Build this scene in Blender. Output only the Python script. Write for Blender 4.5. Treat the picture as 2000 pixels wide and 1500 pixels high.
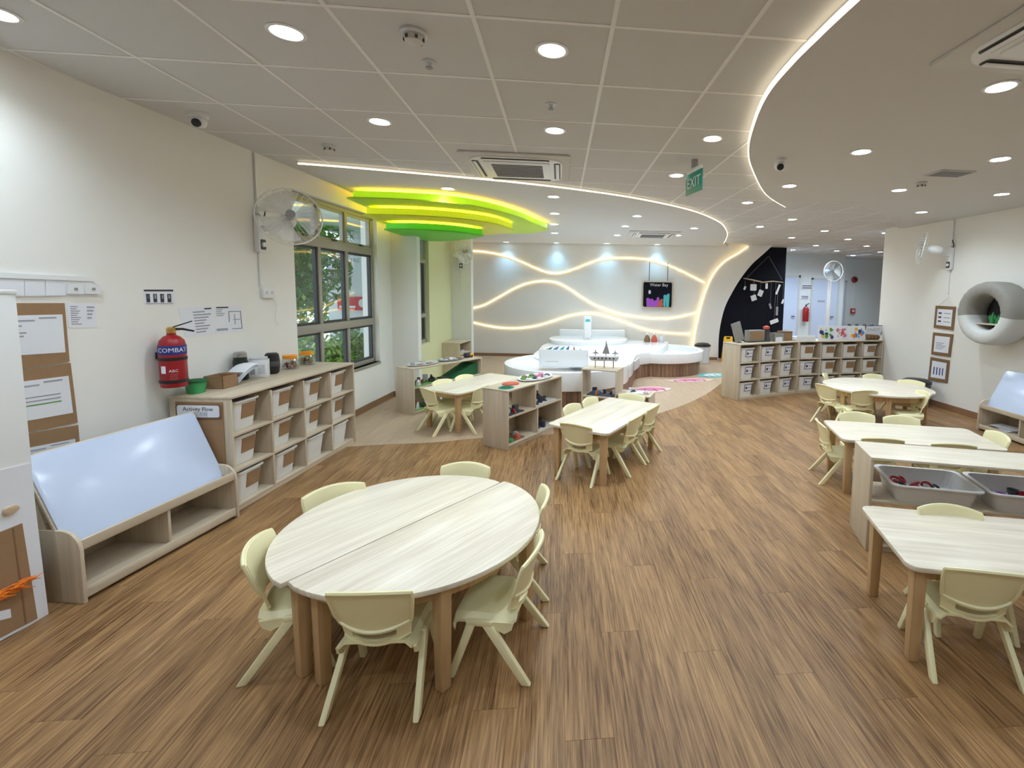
import bpy, bmesh, math, random
import numpy as np
from mathutils import Matrix, Vector
random.seed(7)
for o in list(bpy.data.objects): bpy.data.objects.remove(o)
scene = bpy.context.scene
COL = scene.collection
PI = math.pi
rad = math.radians

# ------------------------------------------------------------------ camera
EYE = 1.63
FPX, CX, CY = 916.0, 1185.0, 650.0            # focal length and principal point, in 2000x1500 pixels
YAW, PITCH, ROLL = rad(5.72), rad(5.07), rad(0.98)
def _rot(y, p, r):
    cy, sy, cp, sp, cr, sr = math.cos(y), math.sin(y), math.cos(p), math.sin(p), math.cos(r), math.sin(r)
    Ry = np.array([[cy, 0, -sy], [0, 1, 0], [sy, 0, cy]]); Rx = np.array([[1, 0, 0], [0, cp, -sp], [0, sp, cp]])
    Rz = np.array([[cr, -sr, 0], [sr, cr, 0], [0, 0, 1]])
    return Rz @ Rx @ Ry @ np.array([[1, 0, 0], [0, 0, -1], [0, 1, 0]], float)
RC = _rot(YAW, PITCH, ROLL)
cam_d = bpy.data.cameras.new('camera'); cam = bpy.data.objects.new('camera', cam_d); COL.objects.link(cam)
cam_d.sensor_fit = 'HORIZONTAL'; cam_d.sensor_width = 36.0; cam_d.lens = 36.0 * FPX / 2000
cam_d.shift_x = (1000 - CX) / 2000; cam_d.shift_y = (CY - 750) / 2000; cam_d.clip_start = 0.05; cam_d.clip_end = 200
m = Matrix.Identity(4)
for i in range(3):
    m[i][0] = RC[0][i]; m[i][1] = -RC[1][i]; m[i][2] = -RC[2][i]
m[2][3] = EYE
cam.matrix_world = m
scene.camera = cam

# ------------------------------------------------------------------ daylight and exposure
wd = bpy.data.worlds.new('sky'); scene.world = wd; wd.use_nodes = True
bg = wd.node_tree.nodes['Background']; bg.inputs[0].default_value = (0.75, 0.87, 1.0, 1); bg.inputs[1].default_value = 1.3
sun_d = bpy.data.lights.new('sun', 'SUN'); sun_d.energy = 2.6; sun_d.angle = rad(3); sun_d.color = (1, .96, .88)
sun = bpy.data.objects.new('sun', sun_d); COL.objects.link(sun); sun.rotation_euler = (rad(35), rad(38), 0); sun.location = (-6, 6, 9)
scene.view_settings.view_transform = 'Standard'; scene.view_settings.look = 'None'
scene.view_settings.gamma = 1.0; scene.view_settings.use_curve_mapping = False
scene.view_settings.exposure = 1.0
SPOT_W = 26.0
COOL = (0.76, 0.89, 1.0)

# ------------------------------------------------------------------ measured planes: rays meet floors, tops, walls
def ray(x, y):
    return RC.T @ np.array([(x - CX) / FPX, (y - CY) / FPX, 1.0])
def F(x, y, z=0.0):
    r = ray(x, y); t = (z - EYE) / r[2]
    return Vector((t * r[0], t * r[1], z))
LW = ((-2.8026, 2.8), (-2.6, 5.5)); RW = ((5.6, 0), (5.6, 7)); BW = ((-2.22, 11.76), (3.98, 11.07))
def W(x, y, pl):
    (ax, ay), (bx, by) = pl
    nx, ny = -(by - ay), bx - ax
    r = ray(x, y); t = (nx * ax + ny * ay) / (nx * r[0] + ny * r[1])
    return Vector((t * r[0], t * r[1], EYE + t * r[2]))

# ------------------------------------------------------------------ mesh builder
class MB:
    def __init__(s): s.v = []; s.f = []
    def add(s, vs, fs, M=None):
        b = len(s.v)
        s.v += [tuple(M @ Vector(q)) if M is not None else tuple(q) for q in vs]
        s.f += [tuple(b + i for i in f) for f in fs]
        return s
    def box(s, x0, x1, y0, y1, z0, z1, M=None):
        vs = [(x, y, z) for z in (z0, z1) for y in (y0, y1) for x in (x0, x1)]
        return s.add(vs, [(0, 2, 3, 1), (4, 5, 7, 6), (0, 1, 5, 4), (2, 6, 7, 3), (0, 4, 6, 2), (1, 3, 7, 5)], M)
    def prism(s, poly, z0, z1, M=None):
        n = len(poly)
        a = sum(poly[i][0] * poly[(i + 1) % n][1] - poly[(i + 1) % n][0] * poly[i][1] for i in range(n))
        if a < 0: poly = poly[::-1]
        vs = [(x, y, z0) for x, y in poly] + [(x, y, z1) for x, y in poly]
        fs = [tuple(range(n))[::-1], tuple(range(n, 2 * n))] + [(i, (i + 1) % n, n + (i + 1) % n, n + i) for i in range(n)]
        return s.add(vs, fs, M)
    def tube(s, pts, r, n=8, closed=False, M=None, flat=None):
        pts = [Vector(p) for p in pts]; N = len(pts); rs = r if isinstance(r, (list, tuple)) else [r] * N
        vs = []; up = Vector((0, 0, 1)); prev = None
        for i, p in enumerate(pts):
            if closed: t = pts[(i + 1) % N] - pts[i - 1]
            else: t = pts[min(i + 1, N - 1)] - pts[max(i - 1, 0)]
            t.normalize()
            if prev is None:
                a = up if abs(t.z) < .9 else Vector((1, 0, 0)); u = t.cross(a).normalized()
            else: u = (prev - t * prev.dot(t)).normalized()
            prev = u; w = t.cross(u)
            for k in range(n):
                ang = 2 * PI * (k + .5) / n
                vs.append(p + (u * math.cos(ang) + w * math.sin(ang)) * rs[i])
        fs = []
        for i in range(N if closed else N - 1):
            j = (i + 1) % N
            for k in range(n):
                fs.append((i * n + k, i * n + (k + 1) % n, j * n + (k + 1) % n, j * n + k))
        if not closed: fs += [tuple(range(n))[::-1], tuple((N - 1) * n + k for k in range(n))]
        return s.add(vs, fs, M)
    def lathe(s, prof, n=24, M=None):
        vs = []; fs = []
        for r, z in prof:
            for k in range(n):
                a = 2 * PI * k / n; vs.append((r * math.cos(a), r * math.sin(a), z))
        for i in range(len(prof) - 1):
            for k in range(n):
                fs.append((i * n + k, i * n + (k + 1) % n, (i + 1) * n + (k + 1) % n, (i + 1) * n + k))
        if prof[0][0] > 1e-6: fs.append(tuple(range(n))[::-1])
        if prof[-1][0] > 1e-6: fs.append(tuple((len(prof) - 1) * n + k for k in range(n)))
        return s.add(vs, fs, M)
    def sheet(s, fn, nu, nv, th, skip=None, M=None):
        """thick surface: fn(u,v) -> (point, normal)"""
        A = []; B = []
        for j in range(nv + 1):
            for i in range(nu + 1):
                p, nrm = fn(i / nu, j / nv); p = Vector(p); nrm = Vector(nrm).normalized()
                A.append(p + nrm * th / 2); B.append(p - nrm * th / 2)
        n = len(A); fs = []; cells = set((i, j) for j in range(nv) for i in range(nu) if not (skip and skip(i, j)))
        ix = lambda i, j: j * (nu + 1) + i
        for (i, j) in cells:
            a, b, c, d = ix(i, j), ix(i + 1, j), ix(i + 1, j + 1), ix(i, j + 1)
            fs.append((a, b, c, d)); fs.append((n + d, n + c, n + b, n + a))
            for (di, dj, p, q) in ((0, -1, a, b), (1, 0, b, c), (0, 1, c, d), (-1, 0, d, a)):
                if (i + di, j + dj) not in cells: fs.append((q, p, n + p, n + q))
        return s.add(A + B, fs, M)
    def build(s, name, mat, parent=None, bevel=0.0, smooth=32, seg=2, kind=None, loc=None, rz=0.0):
        me = bpy.data.meshes.new(name); me.from_pydata(s.v, [], s.f)
        bm = bmesh.new(); bm.from_mesh(me)
        bmesh.ops.recalc_face_normals(bm, faces=bm.faces)
        if bevel > 0:
            es = [e for e in bm.edges if len(e.link_faces) == 2 and e.calc_face_angle(0) > .5]
            bmesh.ops.bevel(bm, geom=es, offset=bevel, segments=seg, affect='EDGES', profile=.5, clamp_overlap=True)
        bm.to_mesh(me); bm.free()
        if smooth:
            me.shade_smooth()
            try: me.set_sharp_from_angle(angle=rad(smooth))
            except Exception: pass
        me.materials.append(mat)
        o = bpy.data.objects.new(name, me); COL.objects.link(o)
        if parent is not None: o.parent = parent
        if loc is not None: o.location = loc
        o.rotation_euler.z = rz
        if kind: o['kind'] = kind
        return o
def tag(o, label, cat, group=None, kind=None):
    o['label'] = label; o['category'] = cat
    if group: o['group'] = group
    if kind: o['kind'] = kind
    return o
def thing(name, label, cat, loc=(0, 0, 0), rz=0.0, group=None):
    o = bpy.data.objects.new(name, None); COL.objects.link(o); o.empty_display_size = .1
    o.location = loc; o.rotation_euler.z = rz
    return tag(o, label, cat, group)
def struct(name, mb, mat, parent=None, **k):
    o = mb.build(name, mat, parent, **k)
    o['kind'] = 'structure'
    return o
def kids(o): return [c for c in bpy.data.objects if c.parent == o]
def copy_tree(o, parent=None):
    c = o.copy(); COL.objects.link(c)
    if parent is not None: c.parent = parent
    for ch in kids(o): copy_tree(ch, c)
    return c
def clone(o, label, loc, rz, group=None):
    c = copy_tree(o); c.location = loc; c.rotation_euler.z = rz; c['label'] = label
    if group: c['group'] = group
    return c
def rrect(x0, x1, y0, y1, r, n=5):
    out = []
    for cx, cy, a in ((x1 - r, y1 - r, 0), (x0 + r, y1 - r, 90), (x0 + r, y0 + r, 180), (x1 - r, y0 + r, 270)):
        for k in range(n + 1):
            t = rad(a + 90 * k / n); out.append((cx + r * math.cos(t), cy + r * math.sin(t)))
    return out
def smooth_line(pts, n=6, closed=False):
    pts = [Vector(p) for p in pts]; N = len(pts); out = []
    for i in range(N if closed else N - 1):
        if closed: p0, p1, p2, p3 = pts[i - 1], pts[i], pts[(i + 1) % N], pts[(i + 2) % N]
        else: p0, p1, p2, p3 = pts[max(i - 1, 0)], pts[i], pts[i + 1], pts[min(i + 2, N - 1)]
        for k in range(n):
            t = k / n
            out.append(.5 * ((2 * p1) + (p2 - p0) * t + (2 * p0 - 5 * p1 + 4 * p2 - p3) * t * t + (3 * p1 - p0 - 3 * p2 + p3) * t ** 3))
    if not closed: out.append(pts[-1])
    return out
def text_mesh(body, size, mat, name, parent, M, depth=.0006, align='CENTER'):
    cu = bpy.data.curves.new(name, 'FONT'); cu.body = body; cu.size = size; cu.extrude = depth
    cu.align_x = align; cu.align_y = 'CENTER'; cu.resolution_u = 2
    t = bpy.data.objects.new(name, cu); COL.objects.link(t)
    bpy.context.view_layer.update()
    me = bpy.data.meshes.new_from_object(t.evaluated_get(bpy.context.evaluated_depsgraph_get()))
    bpy.data.objects.remove(t)
    me.transform(M); me.materials.clear(); me.materials.append(mat)
    o = bpy.data.objects.new(name, me); COL.objects.link(o); o.parent = parent
    return o
def TM(ox, oy, oz, ax, ay):
    """matrix taking text x,y to directions ax, ay at origin"""
    ax = Vector(ax).normalized(); ay = Vector(ay).normalized(); az = ax.cross(ay)
    return Matrix(((ax.x, ay.x, az.x, ox), (ax.y, ay.y, az.y, oy), (ax.z, ay.z, az.z, oz), (0, 0, 0, 1)))
RotX = lambda a: Matrix.Rotation(a, 4, 'X'); RotY = lambda a: Matrix.Rotation(a, 4, 'Y'); RotZ = lambda a: Matrix.Rotation(a, 4, 'Z')
Tr = lambda x, y, z: Matrix.Translation((x, y, z))

# ------------------------------------------------------------------ materials
def new_mat(name):
    mt = bpy.data.materials.new(name); mt.use_nodes = True
    nt = mt.node_tree; return mt, nt, nt.nodes['Principled BSDF']
def plain(name, col, rough=.5, metal=0.0, noise=.03, scale=30.0, spec=.5, emit=None, es=0.0, bump=0.0):
    mt, nt, b = new_mat(name)
    tc = nt.nodes.new('ShaderNodeTexCoord'); nz = nt.nodes.new('ShaderNodeTexNoise')
    nz.inputs['Scale'].default_value = scale; nz.inputs['Detail'].default_value = 3
    nt.links.new(tc.outputs['Object'], nz.inputs['Vector'])
    mx = nt.nodes.new('ShaderNodeMix'); mx.data_type = 'RGBA'
    c = Vector(col)
    mx.inputs[6].default_value = (*(c * (1 - noise)), 1); mx.inputs[7].default_value = (*[min(1, q) for q in (c * (1 + noise))], 1)
    nt.links.new(nz.outputs['Fac'], mx.inputs[0]); nt.links.new(mx.outputs[2], b.inputs['Base Color'])
    b.inputs['Roughness'].default_value = rough; b.inputs['Metallic'].default_value = metal
    b.inputs['Specular IOR Level'].default_value = spec
    if emit: b.inputs['Emission Color'].default_value = (*emit, 1); b.inputs['Emission Strength'].default_value = es
    if bump:
        bp = nt.nodes.new('ShaderNodeBump'); bp.inputs['Strength'].default_value = bump; bp.inputs['Distance'].default_value = .002
        nt.links.new(nz.outputs['Fac'], bp.inputs['Height']); nt.links.new(bp.outputs['Normal'], b.inputs['Normal'])
    return mt
def wood(name, dark, light, axis, rough=.45, fine=60.0, along=1.6, contrast=(.3, .72), per_obj=0.0, rings=False, coord='Object', w2=.45, spec=.5):
    mt, nt, b = new_mat(name); L = nt.links.new
    tc = nt.nodes.new('ShaderNodeTexCoord'); src = tc.outputs[coord]
    if coord == 'World':
        pass
    oi = nt.nodes.new('ShaderNodeObjectInfo')
    off = nt.nodes.new('ShaderNodeVectorMath'); off.operation = 'MULTIPLY_ADD'
    cmb = nt.nodes.new('ShaderNodeCombineXYZ')
    ml = nt.nodes.new('ShaderNodeMath'); ml.operation = 'MULTIPLY'; ml.inputs[1].default_value = 37.0
    L(oi.outputs['Random'], ml.inputs[0])
    for i in range(3): L(ml.outputs[0], cmb.inputs[i])
    add = nt.nodes.new('ShaderNodeVectorMath'); add.operation = 'ADD'
    L(src, add.inputs[0]); L(cmb.outputs[0], add.inputs[1])
    mp = nt.nodes.new('ShaderNodeMapping')
    sc = [fine] * 3; sc['XYZ'.index(axis)] = along; mp.inputs['Scale'].default_value = sc
    L(add.outputs[0], mp.inputs['Vector'])
    n1 = nt.nodes.new('ShaderNodeTexNoise'); n1.inputs['Scale'].default_value = 1; n1.inputs['Detail'].default_value = 6; n1.inputs['Roughness'].default_value = .62; n1.inputs['Distortion'].default_value = .35
    L(mp.outputs[0], n1.inputs['Vector'])
    mp2 = nt.nodes.new('ShaderNodeMapping'); sc2 = [fine * .17] * 3; sc2['XYZ'.index(axis)] = along * .55; mp2.inputs['Scale'].default_value = sc2
    L(add.outputs[0], mp2.inputs['Vector'])
    n2 = nt.nodes.new('ShaderNodeTexNoise'); n2.inputs['Scale'].default_value = 1; n2.inputs['Detail'].default_value = 3; n2.inputs['Distortion'].default_value = 1.2
    L(mp2.outputs[0], n2.inputs['Vector'])
    mixf = nt.nodes.new('ShaderNodeMath'); mixf.operation = 'MULTIPLY_ADD'; mixf.inputs[1].default_value = 1 - w2
    m2 = nt.nodes.new('ShaderNodeMath'); m2.operation = 'MULTIPLY'; m2.inputs[1].default_value = w2
    if rings:
        wv = nt.nodes.new('ShaderNodeTexWave'); wv.wave_type = 'RINGS'; wv.inputs['Scale'].default_value = .55; wv.inputs['Distortion'].default_value = 5.0; wv.inputs['Detail'].default_value = 2
        L(mp2.outputs[0], wv.inputs['Vector'])
        mm = nt.nodes.new('ShaderNodeMix'); mm.inputs[0].default_value = .38
        L(n2.outputs['Fac'], mm.inputs[2]); L(wv.outputs['Fac'], mm.inputs[3]); L(mm.outputs[0], m2.inputs[0])
    else: L(n2.outputs['Fac'], m2.inputs[0])
    L(n1.outputs['Fac'], mixf.inputs[0]); L(m2.outputs[0], mixf.inputs[2])
    cr = nt.nodes.new('ShaderNodeValToRGB'); cr.color_ramp.elements[0].position = contrast[0]; cr.color_ramp.elements[1].position = contrast[1]
    cr.color_ramp.elements[0].color = (*dark, 1); cr.color_ramp.elements[1].color = (*light, 1)
    L(mixf.outputs[0], cr.inputs[0])
    out = cr.outputs[0]
    if per_obj:
        hs = nt.nodes.new('ShaderNodeHueSaturation'); mr = nt.nodes.new('ShaderNodeMapRange')
        mr.inputs[3].default_value = 1 - per_obj; mr.inputs[4].default_value = 1 + per_obj
        L(oi.outputs['Random'], mr.inputs[0]); L(mr.outputs[0], hs.inputs['Value']); L(out, hs.inputs['Color']); out = hs.outputs[0]
    L(out, b.inputs['Base Color']); b.inputs['Roughness'].default_value = rough; b.inputs['Specular IOR Level'].default_value = spec
    bp = nt.nodes.new('ShaderNodeBump'); bp.inputs['Strength'].default_value = .12; bp.inputs['Distance'].default_value = .001
    L(n1.outputs['Fac'], bp.inputs['Height']); L(bp.outputs['Normal'], b.inputs['Normal'])
    return mt
def emis(name, col, st):
    mt, nt, b = new_mat(name)
    b.inputs['Base Color'].default_value = (*col, 1); b.inputs['Emission Color'].default_value = (*col, 1); b.inputs['Emission Strength'].default_value = st
    return mt
def glassy(name, col=(1, 1, 1), alpha=.1, rough=.03):
    """thin clear sheet: mostly see-through with a mirror-like share"""
    mt, nt, b = new_mat(name)
    tr = nt.nodes.new('ShaderNodeBsdfTransparent'); tr.inputs[0].default_value = (*col, 1)
    gl = nt.nodes.new('ShaderNodeBsdfGlossy'); gl.inputs['Roughness'].default_value = rough
    mx = nt.nodes.new('ShaderNodeMixShader'); mx.inputs[0].default_value = alpha
    nt.links.new(tr.outputs[0], mx.inputs[1]); nt.links.new(gl.outputs[0], mx.inputs[2])
    nt.links.new(mx.outputs[0], nt.nodes['Material Output'].inputs[0])
    return mt
M_ = {}
M_['wall'] = plain('cream_wall_paint', (.88, .87, .83), .75, noise=.02, scale=3, spec=.2)
M_['wall_leaf_spill'] = plain('leaf_spill_tinted_wall', (.74, .74, .46), .75, noise=.02, scale=3, spec=.2)  # leaf light's yellow-green spill put into the colour of a white wall
M_['wall_white'] = plain('white_wall_paint', (.82, .83, .83), .7, noise=.02, scale=3, spec=.2)
M_['corr'] = plain('pale_corridor_paint', (.74, .80, .83), .7, noise=.02, scale=3, spec=.2)
M_['black'] = plain('blackboard_paint', (.006, .007, .014), .8, noise=.2, scale=6, spec=.2)
M_['plaster'] = plain('ceiling_plaster', (.68, .67, .65), .85, noise=.015, scale=2, spec=.1)
M_['tile'] = plain('ceiling_tile', (.65, .645, .63), .9, noise=.05, scale=160, spec=.1, bump=.15)
M_['rail'] = plain('ceiling_rail_enamel', (.84, .835, .82), .5, spec=.3)
M_['floor'] = wood('floor_plank', (.098, .043, .015), (.47, .272, .120), 'Y', .40, fine=135, along=4.2, contrast=(.33, .67), per_obj=.03, rings=True, w2=.24, spec=.32)
M_['vinyl'] = wood('tan_vinyl_floor', (.36, .255, .165), (.58, .44, .31), 'Y', .5, fine=35, along=2.5, contrast=(.2, .85))
M_['base'] = plain('brown_skirting', (.28, .15, .08), .45)
ASHD, ASHL = (.54, .45, .325), (.87, .80, .665)
M_['top'] = wood('ash_table_laminate', ASHD, ASHL, 'X', .34, fine=70, along=2.0, contrast=(.22, .62))
OKD, OKL = (.45, .36, .25), (.74, .635, .49)
for ax in 'XYZ': M_['oak' + ax] = wood('pale_oak_laminate_' + ax, OKD, OKL, ax, .42, fine=65, along=1.8, contrast=(.25, .75))
M_['leg'] = wood('oak_leg', (.40, .235, .10), (.70, .475, .255), 'Z', .45, fine=60, along=1.5, contrast=(.25, .75))
M_['slat'] = wood('brown_slat', (.16, .085, .05), (.38, .235, .15), 'Z', .5, fine=60, along=1.5, per_obj=.16)
M_['chair'] = plain('cream_chair_plastic', (.90, .84, .52), .36, noise=.012, scale=20)
M_['white'] = plain('white_plastic', (.84, .85, .86), .35, noise=.01)
M_['solid'] = plain('white_solid_surface', (.86, .87, .89), .22, noise=.01)
M_['bin'] = plain('white_bin_plastic', (.84, .84, .82), .38, noise=.015)
M_['greybin'] = plain('light_grey_tray_plastic', (.78, .79, .80), .4, noise=.015)
M_['board'] = plain('whiteboard_gloss', (.60, .69, .88), .18, noise=.01)
M_['card'] = plain('brown_cardboard', (.34, .21, .115), .8, noise=.08, scale=25, spec=.15)
M_['cardd'] = plain('dark_cardboard', (.24, .145, .08), .8, noise=.08, scale=25, spec=.15)
M_['paper'] = plain('white_paper', (.82, .84, .90), .6, noise=.015)
M_['ink'] = plain('dark_ink', (.05, .05, .07), .7)
M_['inkgrey'] = plain('grey_ink', (.36, .37, .43), .7)
M_['alu'] = plain('grey_window_aluminium', (.38, .36, .31), .45, metal=.25)
M_['aludark'] = plain('dark_window_gasket', (.05, .05, .05), .5)
M_['glass'] = glassy('window_glass', (.96, .99, .98), .07)
M_['clear'] = glassy('clear_plastic', (.93, .95, .95), .14, .12)
M_['red'] = plain('extinguisher_red', (.33, .010, .016), .28)
M_['navy'] = plain('navy_label', (.02, .03, .22), .4)
M_['blk'] = plain('black_plastic', (.012, .012, .014), .4)
M_['dark'] = plain('dark_grey_plastic', (.06, .06, .065), .5)
M_['grey'] = plain('mid_grey_plastic', (.32, .32, .33), .5)
M_['pale'] = plain('pale_grey_plastic', (.62, .64, .66), .4)
M_['brass'] = plain('brass_valve', (.66, .40, .12), .3, metal=.8)
M_['steel'] = plain('brushed_steel', (.5, .5, .5), .35, metal=.9)
M_['green'] = plain('green_plastic', (.05, .36, .12), .45)
M_['dgreen'] = plain('dark_green_felt', (.015, .12, .04), .9, noise=.2)
M_['grass'] = plain('grass_green_mat', (.13, .33, .06), .9, noise=.2)
M_['teal'] = plain('teal_felt', (.02, .26, .25), .8)
M_['orange'] = plain('orange_fibre', (.82, .20, .01), .6, noise=.1)
M_['orlid'] = plain('orange_lid', (.92, .33, .02), .4)
M_['yellow'] = plain('yellow_sign_plastic', (.88, .50, .02), .4)
M_['pink'] = plain('pink_plastic', (.62, .16, .34), .45)
M_['redp'] = plain('red_plastic', (.45, .02, .04), .4)
M_['bluep'] = plain('blue_plastic', (.06, .26, .58), .45)
M_['purple'] = plain('purple_chalk', (.42, .10, .60), .8)
M_['cyan'] = plain('turquoise_chalk', (.10, .52, .56), .8)
M_['coral'] = plain('coral_chalk', (.60, .12, .08), .8)
M_['chalk'] = plain('white_chalk', (.80, .80, .82), .8)
M_['rose'] = plain('rose_mat', (.74, .52, .50), .9)
M_['skin'] = wood('pale_branch', (.5, .36, .22), (.78, .62, .45), 'X', .6)
M_['lime'] = plain('lime_lacquer', (.50, .80, .02), .4)
M_['yelg'] = plain('yellow_green_lacquer', (.72, .76, .03), .4)
M_['leafg'] = plain('leaf_green_lacquer', (.12, .58, .03), .4)
M_['exit'] = plain('exit_sign_green', (.004, .15, .105), .4, emit=(.005, .2, .14), es=.12)
M_['lamp'] = emis('downlight_lens', (.86, .95, 1.0), 25.0)
M_['lampblue'] = emis('cool_downlight_lens', (.45, .78, 1.0), 5.0)
M_['limeglow'] = plain('lime_with_added_glow', (.50, .80, .02), .4, emit=(.42, .80, .01), es=.30)  # these three fascia colours get added emission so they look brighter
M_['yelgglow'] = plain('yellow_green_with_added_glow', (.72, .76, .03), .4, emit=(.62, .72, .01), es=.26)
M_['leafgglow'] = plain('green_with_added_glow', (.12, .58, .03), .4, emit=(.08, .60, .01), es=.20)
M_['ledw'] = emis('warm_white_led', (1.0, .88, .66), 1.3)
M_['ledy'] = emis('yellow_led', (1.0, .72, .30), 2.2)
M_['ledleaf'] = emis('amber_led_tape', (1.0, .58, .07), 6.0)
M_['leaf'] = plain('outdoor_leaf', (.12, .30, .05), .6, noise=.45, scale=9)
M_['leaf2'] = plain('outdoor_leaf_light', (.30, .46, .10), .6, noise=.35, scale=9)
M_['trunk'] = plain('pale_trunk', (.42, .38, .30), .8)
M_['facade'] = plain('white_facade', (.80, .84, .90), .7)
M_['pave'] = plain('pale_paving', (.62, .62, .60), .8, noise=.06)
M_['redsign'] = plain('red_banner', (.72, .03, .05), .5)
M_['grill'] = plain('dark_grille', (.16, .15, .14), .6)
M_['cushg'] = plain('grey_felt', (.30, .285, .26), .95, noise=.1, scale=80)
M_['cushw'] = plain('off_white_fabric', (.66, .67, .66), .9, noise=.03, scale=60)
# ================================================================== the room
ZC = 2.79
def proj(p):
    c = RC @ (np.array(p, float) - [0, 0, EYE])
    if c[2] < .05: return None
    return c[0] / c[2] * FPX + CX, c[1] / c[2] * FPX + CY
def seen(pts, mg=60):
    q = [proj(p) for p in pts]; q = [a for a in q if a]
    if not q: return False
    xs = [a[0] for a in q]; ys = [a[1] for a in q]
    return max(xs) > -mg and min(xs) < 2000 + mg and max(ys) > -mg and min(ys) < 1500 + mg
def inside(x, y, poly):
    c = False; n = len(poly)
    for i in range(n):
        x1, y1 = poly[i]; x2, y2 = poly[i - 1]
        if (y1 > y) != (y2 > y) and x < (x2 - x1) * (y - y1) / (y2 - y1) + x1: c = not c
    return c

# ---- floor: subfloor, planks, tan vinyl field
floor = struct('floor', MB().box(-3.5, 12.2, -2.7, 15.2, -.08, -.0045), M_['floor'])
bound = smooth_line([(p.x, p.y, 0) for p in [Vector((-2.75, 4.80, 0))] + [F(x, y) for x, y in ((692, 872), (760, 868), (850, 864), (935, 856), (1080, 848), (1200, 833), (1285, 808), (1330, 793), (1370, 775), (1398, 757))] + [Vector((3.25, 8.75, 0)), Vector((3.95, 10.2, 0)), Vector((4.2, 11.2, 0))]], 5)
vin = [(p.x, p.y) for p in bound] + [(4.2, 11.6), (-2.3, 12.0), (-2.75, 7.3)]
tan = struct('floor_play_zone', MB().prism(vin, -.004, .0012), M_['vinyl'], smooth=0)
PW, PL = .18, 1.22
plank_me = None; cnt = 0
for c in range(-15, 31):
    x0 = c * PW + .03
    st = (c * .437) % 1.0 * PL
    for r in range(-1, 8):
        y0 = .35 + r * PL + st
        cx, cy = x0 + PW / 2, y0 + PL / 2
        if cx < -2.72 or cx > 5.56 or y0 + PL < .95 or y0 > 7.9: continue
        cor = [(x0, y0), (x0 + PW, y0), (x0, y0 + PL), (x0 + PW, y0 + PL)]
        if all(inside(a, b, vin) for a, b in cor): continue
        if not seen([(a, b, 0) for a, b in cor], 20): continue
        if plank_me is None:
            pl = MB().box(-PW / 2 + .0005, PW / 2 - .0005, -PL / 2 + .0006, PL / 2 - .0006, -.0045, 0).build('plank', M_['floor'], floor, smooth=0)
            plank_me = pl.data
        else:
            pl = bpy.data.objects.new('plank', plank_me); COL.objects.link(pl); pl.parent = floor
        pl.location = (cx, cy, -.0002 - .0002 * ((c * 7 + r * 3) % 3)); cnt += 1
print('planks', cnt)

# ---- left wall with window opening (local x runs along the wall, +y is outdoors)
LWA = math.atan2(1, .075); LW0 = Vector((-2.6 + .075 * (-8.0), -2.5, 0))
def sL(Y): return (Y + 2.5) * math.hypot(1, .075)
WS0, WS1, WZ0, WZ1 = sL(5.0), sL(6.79), .60, 2.585
SE = sL(7.2)
w = MB()
for a, b, c, d in ((0, WS0, 0, ZC), (WS1, SE, 0, ZC), (WS0, WS1, 0, WZ0), (WS0, WS1, WZ1, ZC)): w.box(a, b, 0, .22, c, d)
wall_left = struct('wall_left', w, M_['wall'], loc=LW0, rz=LWA, smooth=0)
def Lw(s, z, off=0.0):
    """world point on the left wall, off = distance into the room"""
    d = Vector((math.cos(LWA), math.sin(LWA), 0)); n = Vector((math.sin(LWA), -math.cos(LWA), 0))
    p = LW0 + d * s + n * off; return Vector((p.x, p.y, z))
struct('baseboard_left', MB().box(0, SE, -.012, 0, 0, .085), M_['base'], loc=LW0, rz=LWA)
def window(name, s0, s1, z0, z1, mull, rails, loc, rz, dark_end=None, y=.06):
    win = bpy.data.objects.new(name, None); COL.objects.link(win); win.location = loc; win.rotation_euler.z = rz; win['kind'] = 'structure'
    t = .055
    f = MB(); f.box(s0, s1, y, y + .07, z0, z0 + t).box(s0, s1, y, y + .07, z1 - t, z1).box(s0, s0 + t, y, y + .07, z0, z1).box(s1 - t, s1, y, y + .07, z0, z1)
    f.build('window_frame', M_['alu'], win, bevel=.004)
    for zr, h in rails: MB().box(s0 + t, s1 - t, y - .012, y + .075, zr - h / 2, zr + h / 2).build('transom', M_['alu'], win, bevel=.004)
    zs = [z0 + t] + [q for zr, h in rails for q in (zr - h / 2, zr + h / 2)] + [z1 - t]
    xs = [s0 + t] + [q for x in mull for q in (x - .028, x + .028)] + [s1 - t]
    for k in range(0, len(zs), 2):
        for x in mull: MB().box(x - .028, x + .028, y - .004, y + .06, zs[k], zs[k + 1]).build('mullion', M_['alu'], win, bevel=.003)
        for j in range(0, len(xs), 2):
            sa = MB(); a, b, c, d = xs[j], xs[j + 1], zs[k], zs[k + 1]; q = .026
            for e in ((a, b, c, c + q), (a, b, d - q, d), (a, a + q, c, d), (b - q, b, c, d)): sa.box(e[0], e[1], y + .012, y + .05, e[2], e[3])
            s_ = sa.build('sash', M_['aludark'] if k != len(zs) - 2 else M_['alu'], win)
            MB().box(a + q, b - q, y + .028, y + .034, c + q, d - q).build('pane', M_['glass'], s_)
    return win
w1 = window('window_1', WS0, WS1, WZ0, WZ1, (sL(5.53), sL(6.1)), ((1.165, .09), (2.11, .10)), LW0, LWA)
for k, (a, b) in enumerate(((5.0, 5.53), (5.53, 6.1), (6.1, 6.79))):   # little catches of the top lights
    MB().box(sL((a + b) / 2) - .03, sL((a + b) / 2) + .03, .03, .062, 2.155, 2.175).build('catch', M_['aludark'], w1)
struct('trim_1', MB().box(WS0, WS1, -.012, .20, WZ0 - .03, WZ0), M_['alu'], loc=LW0, rz=LWA)

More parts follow.
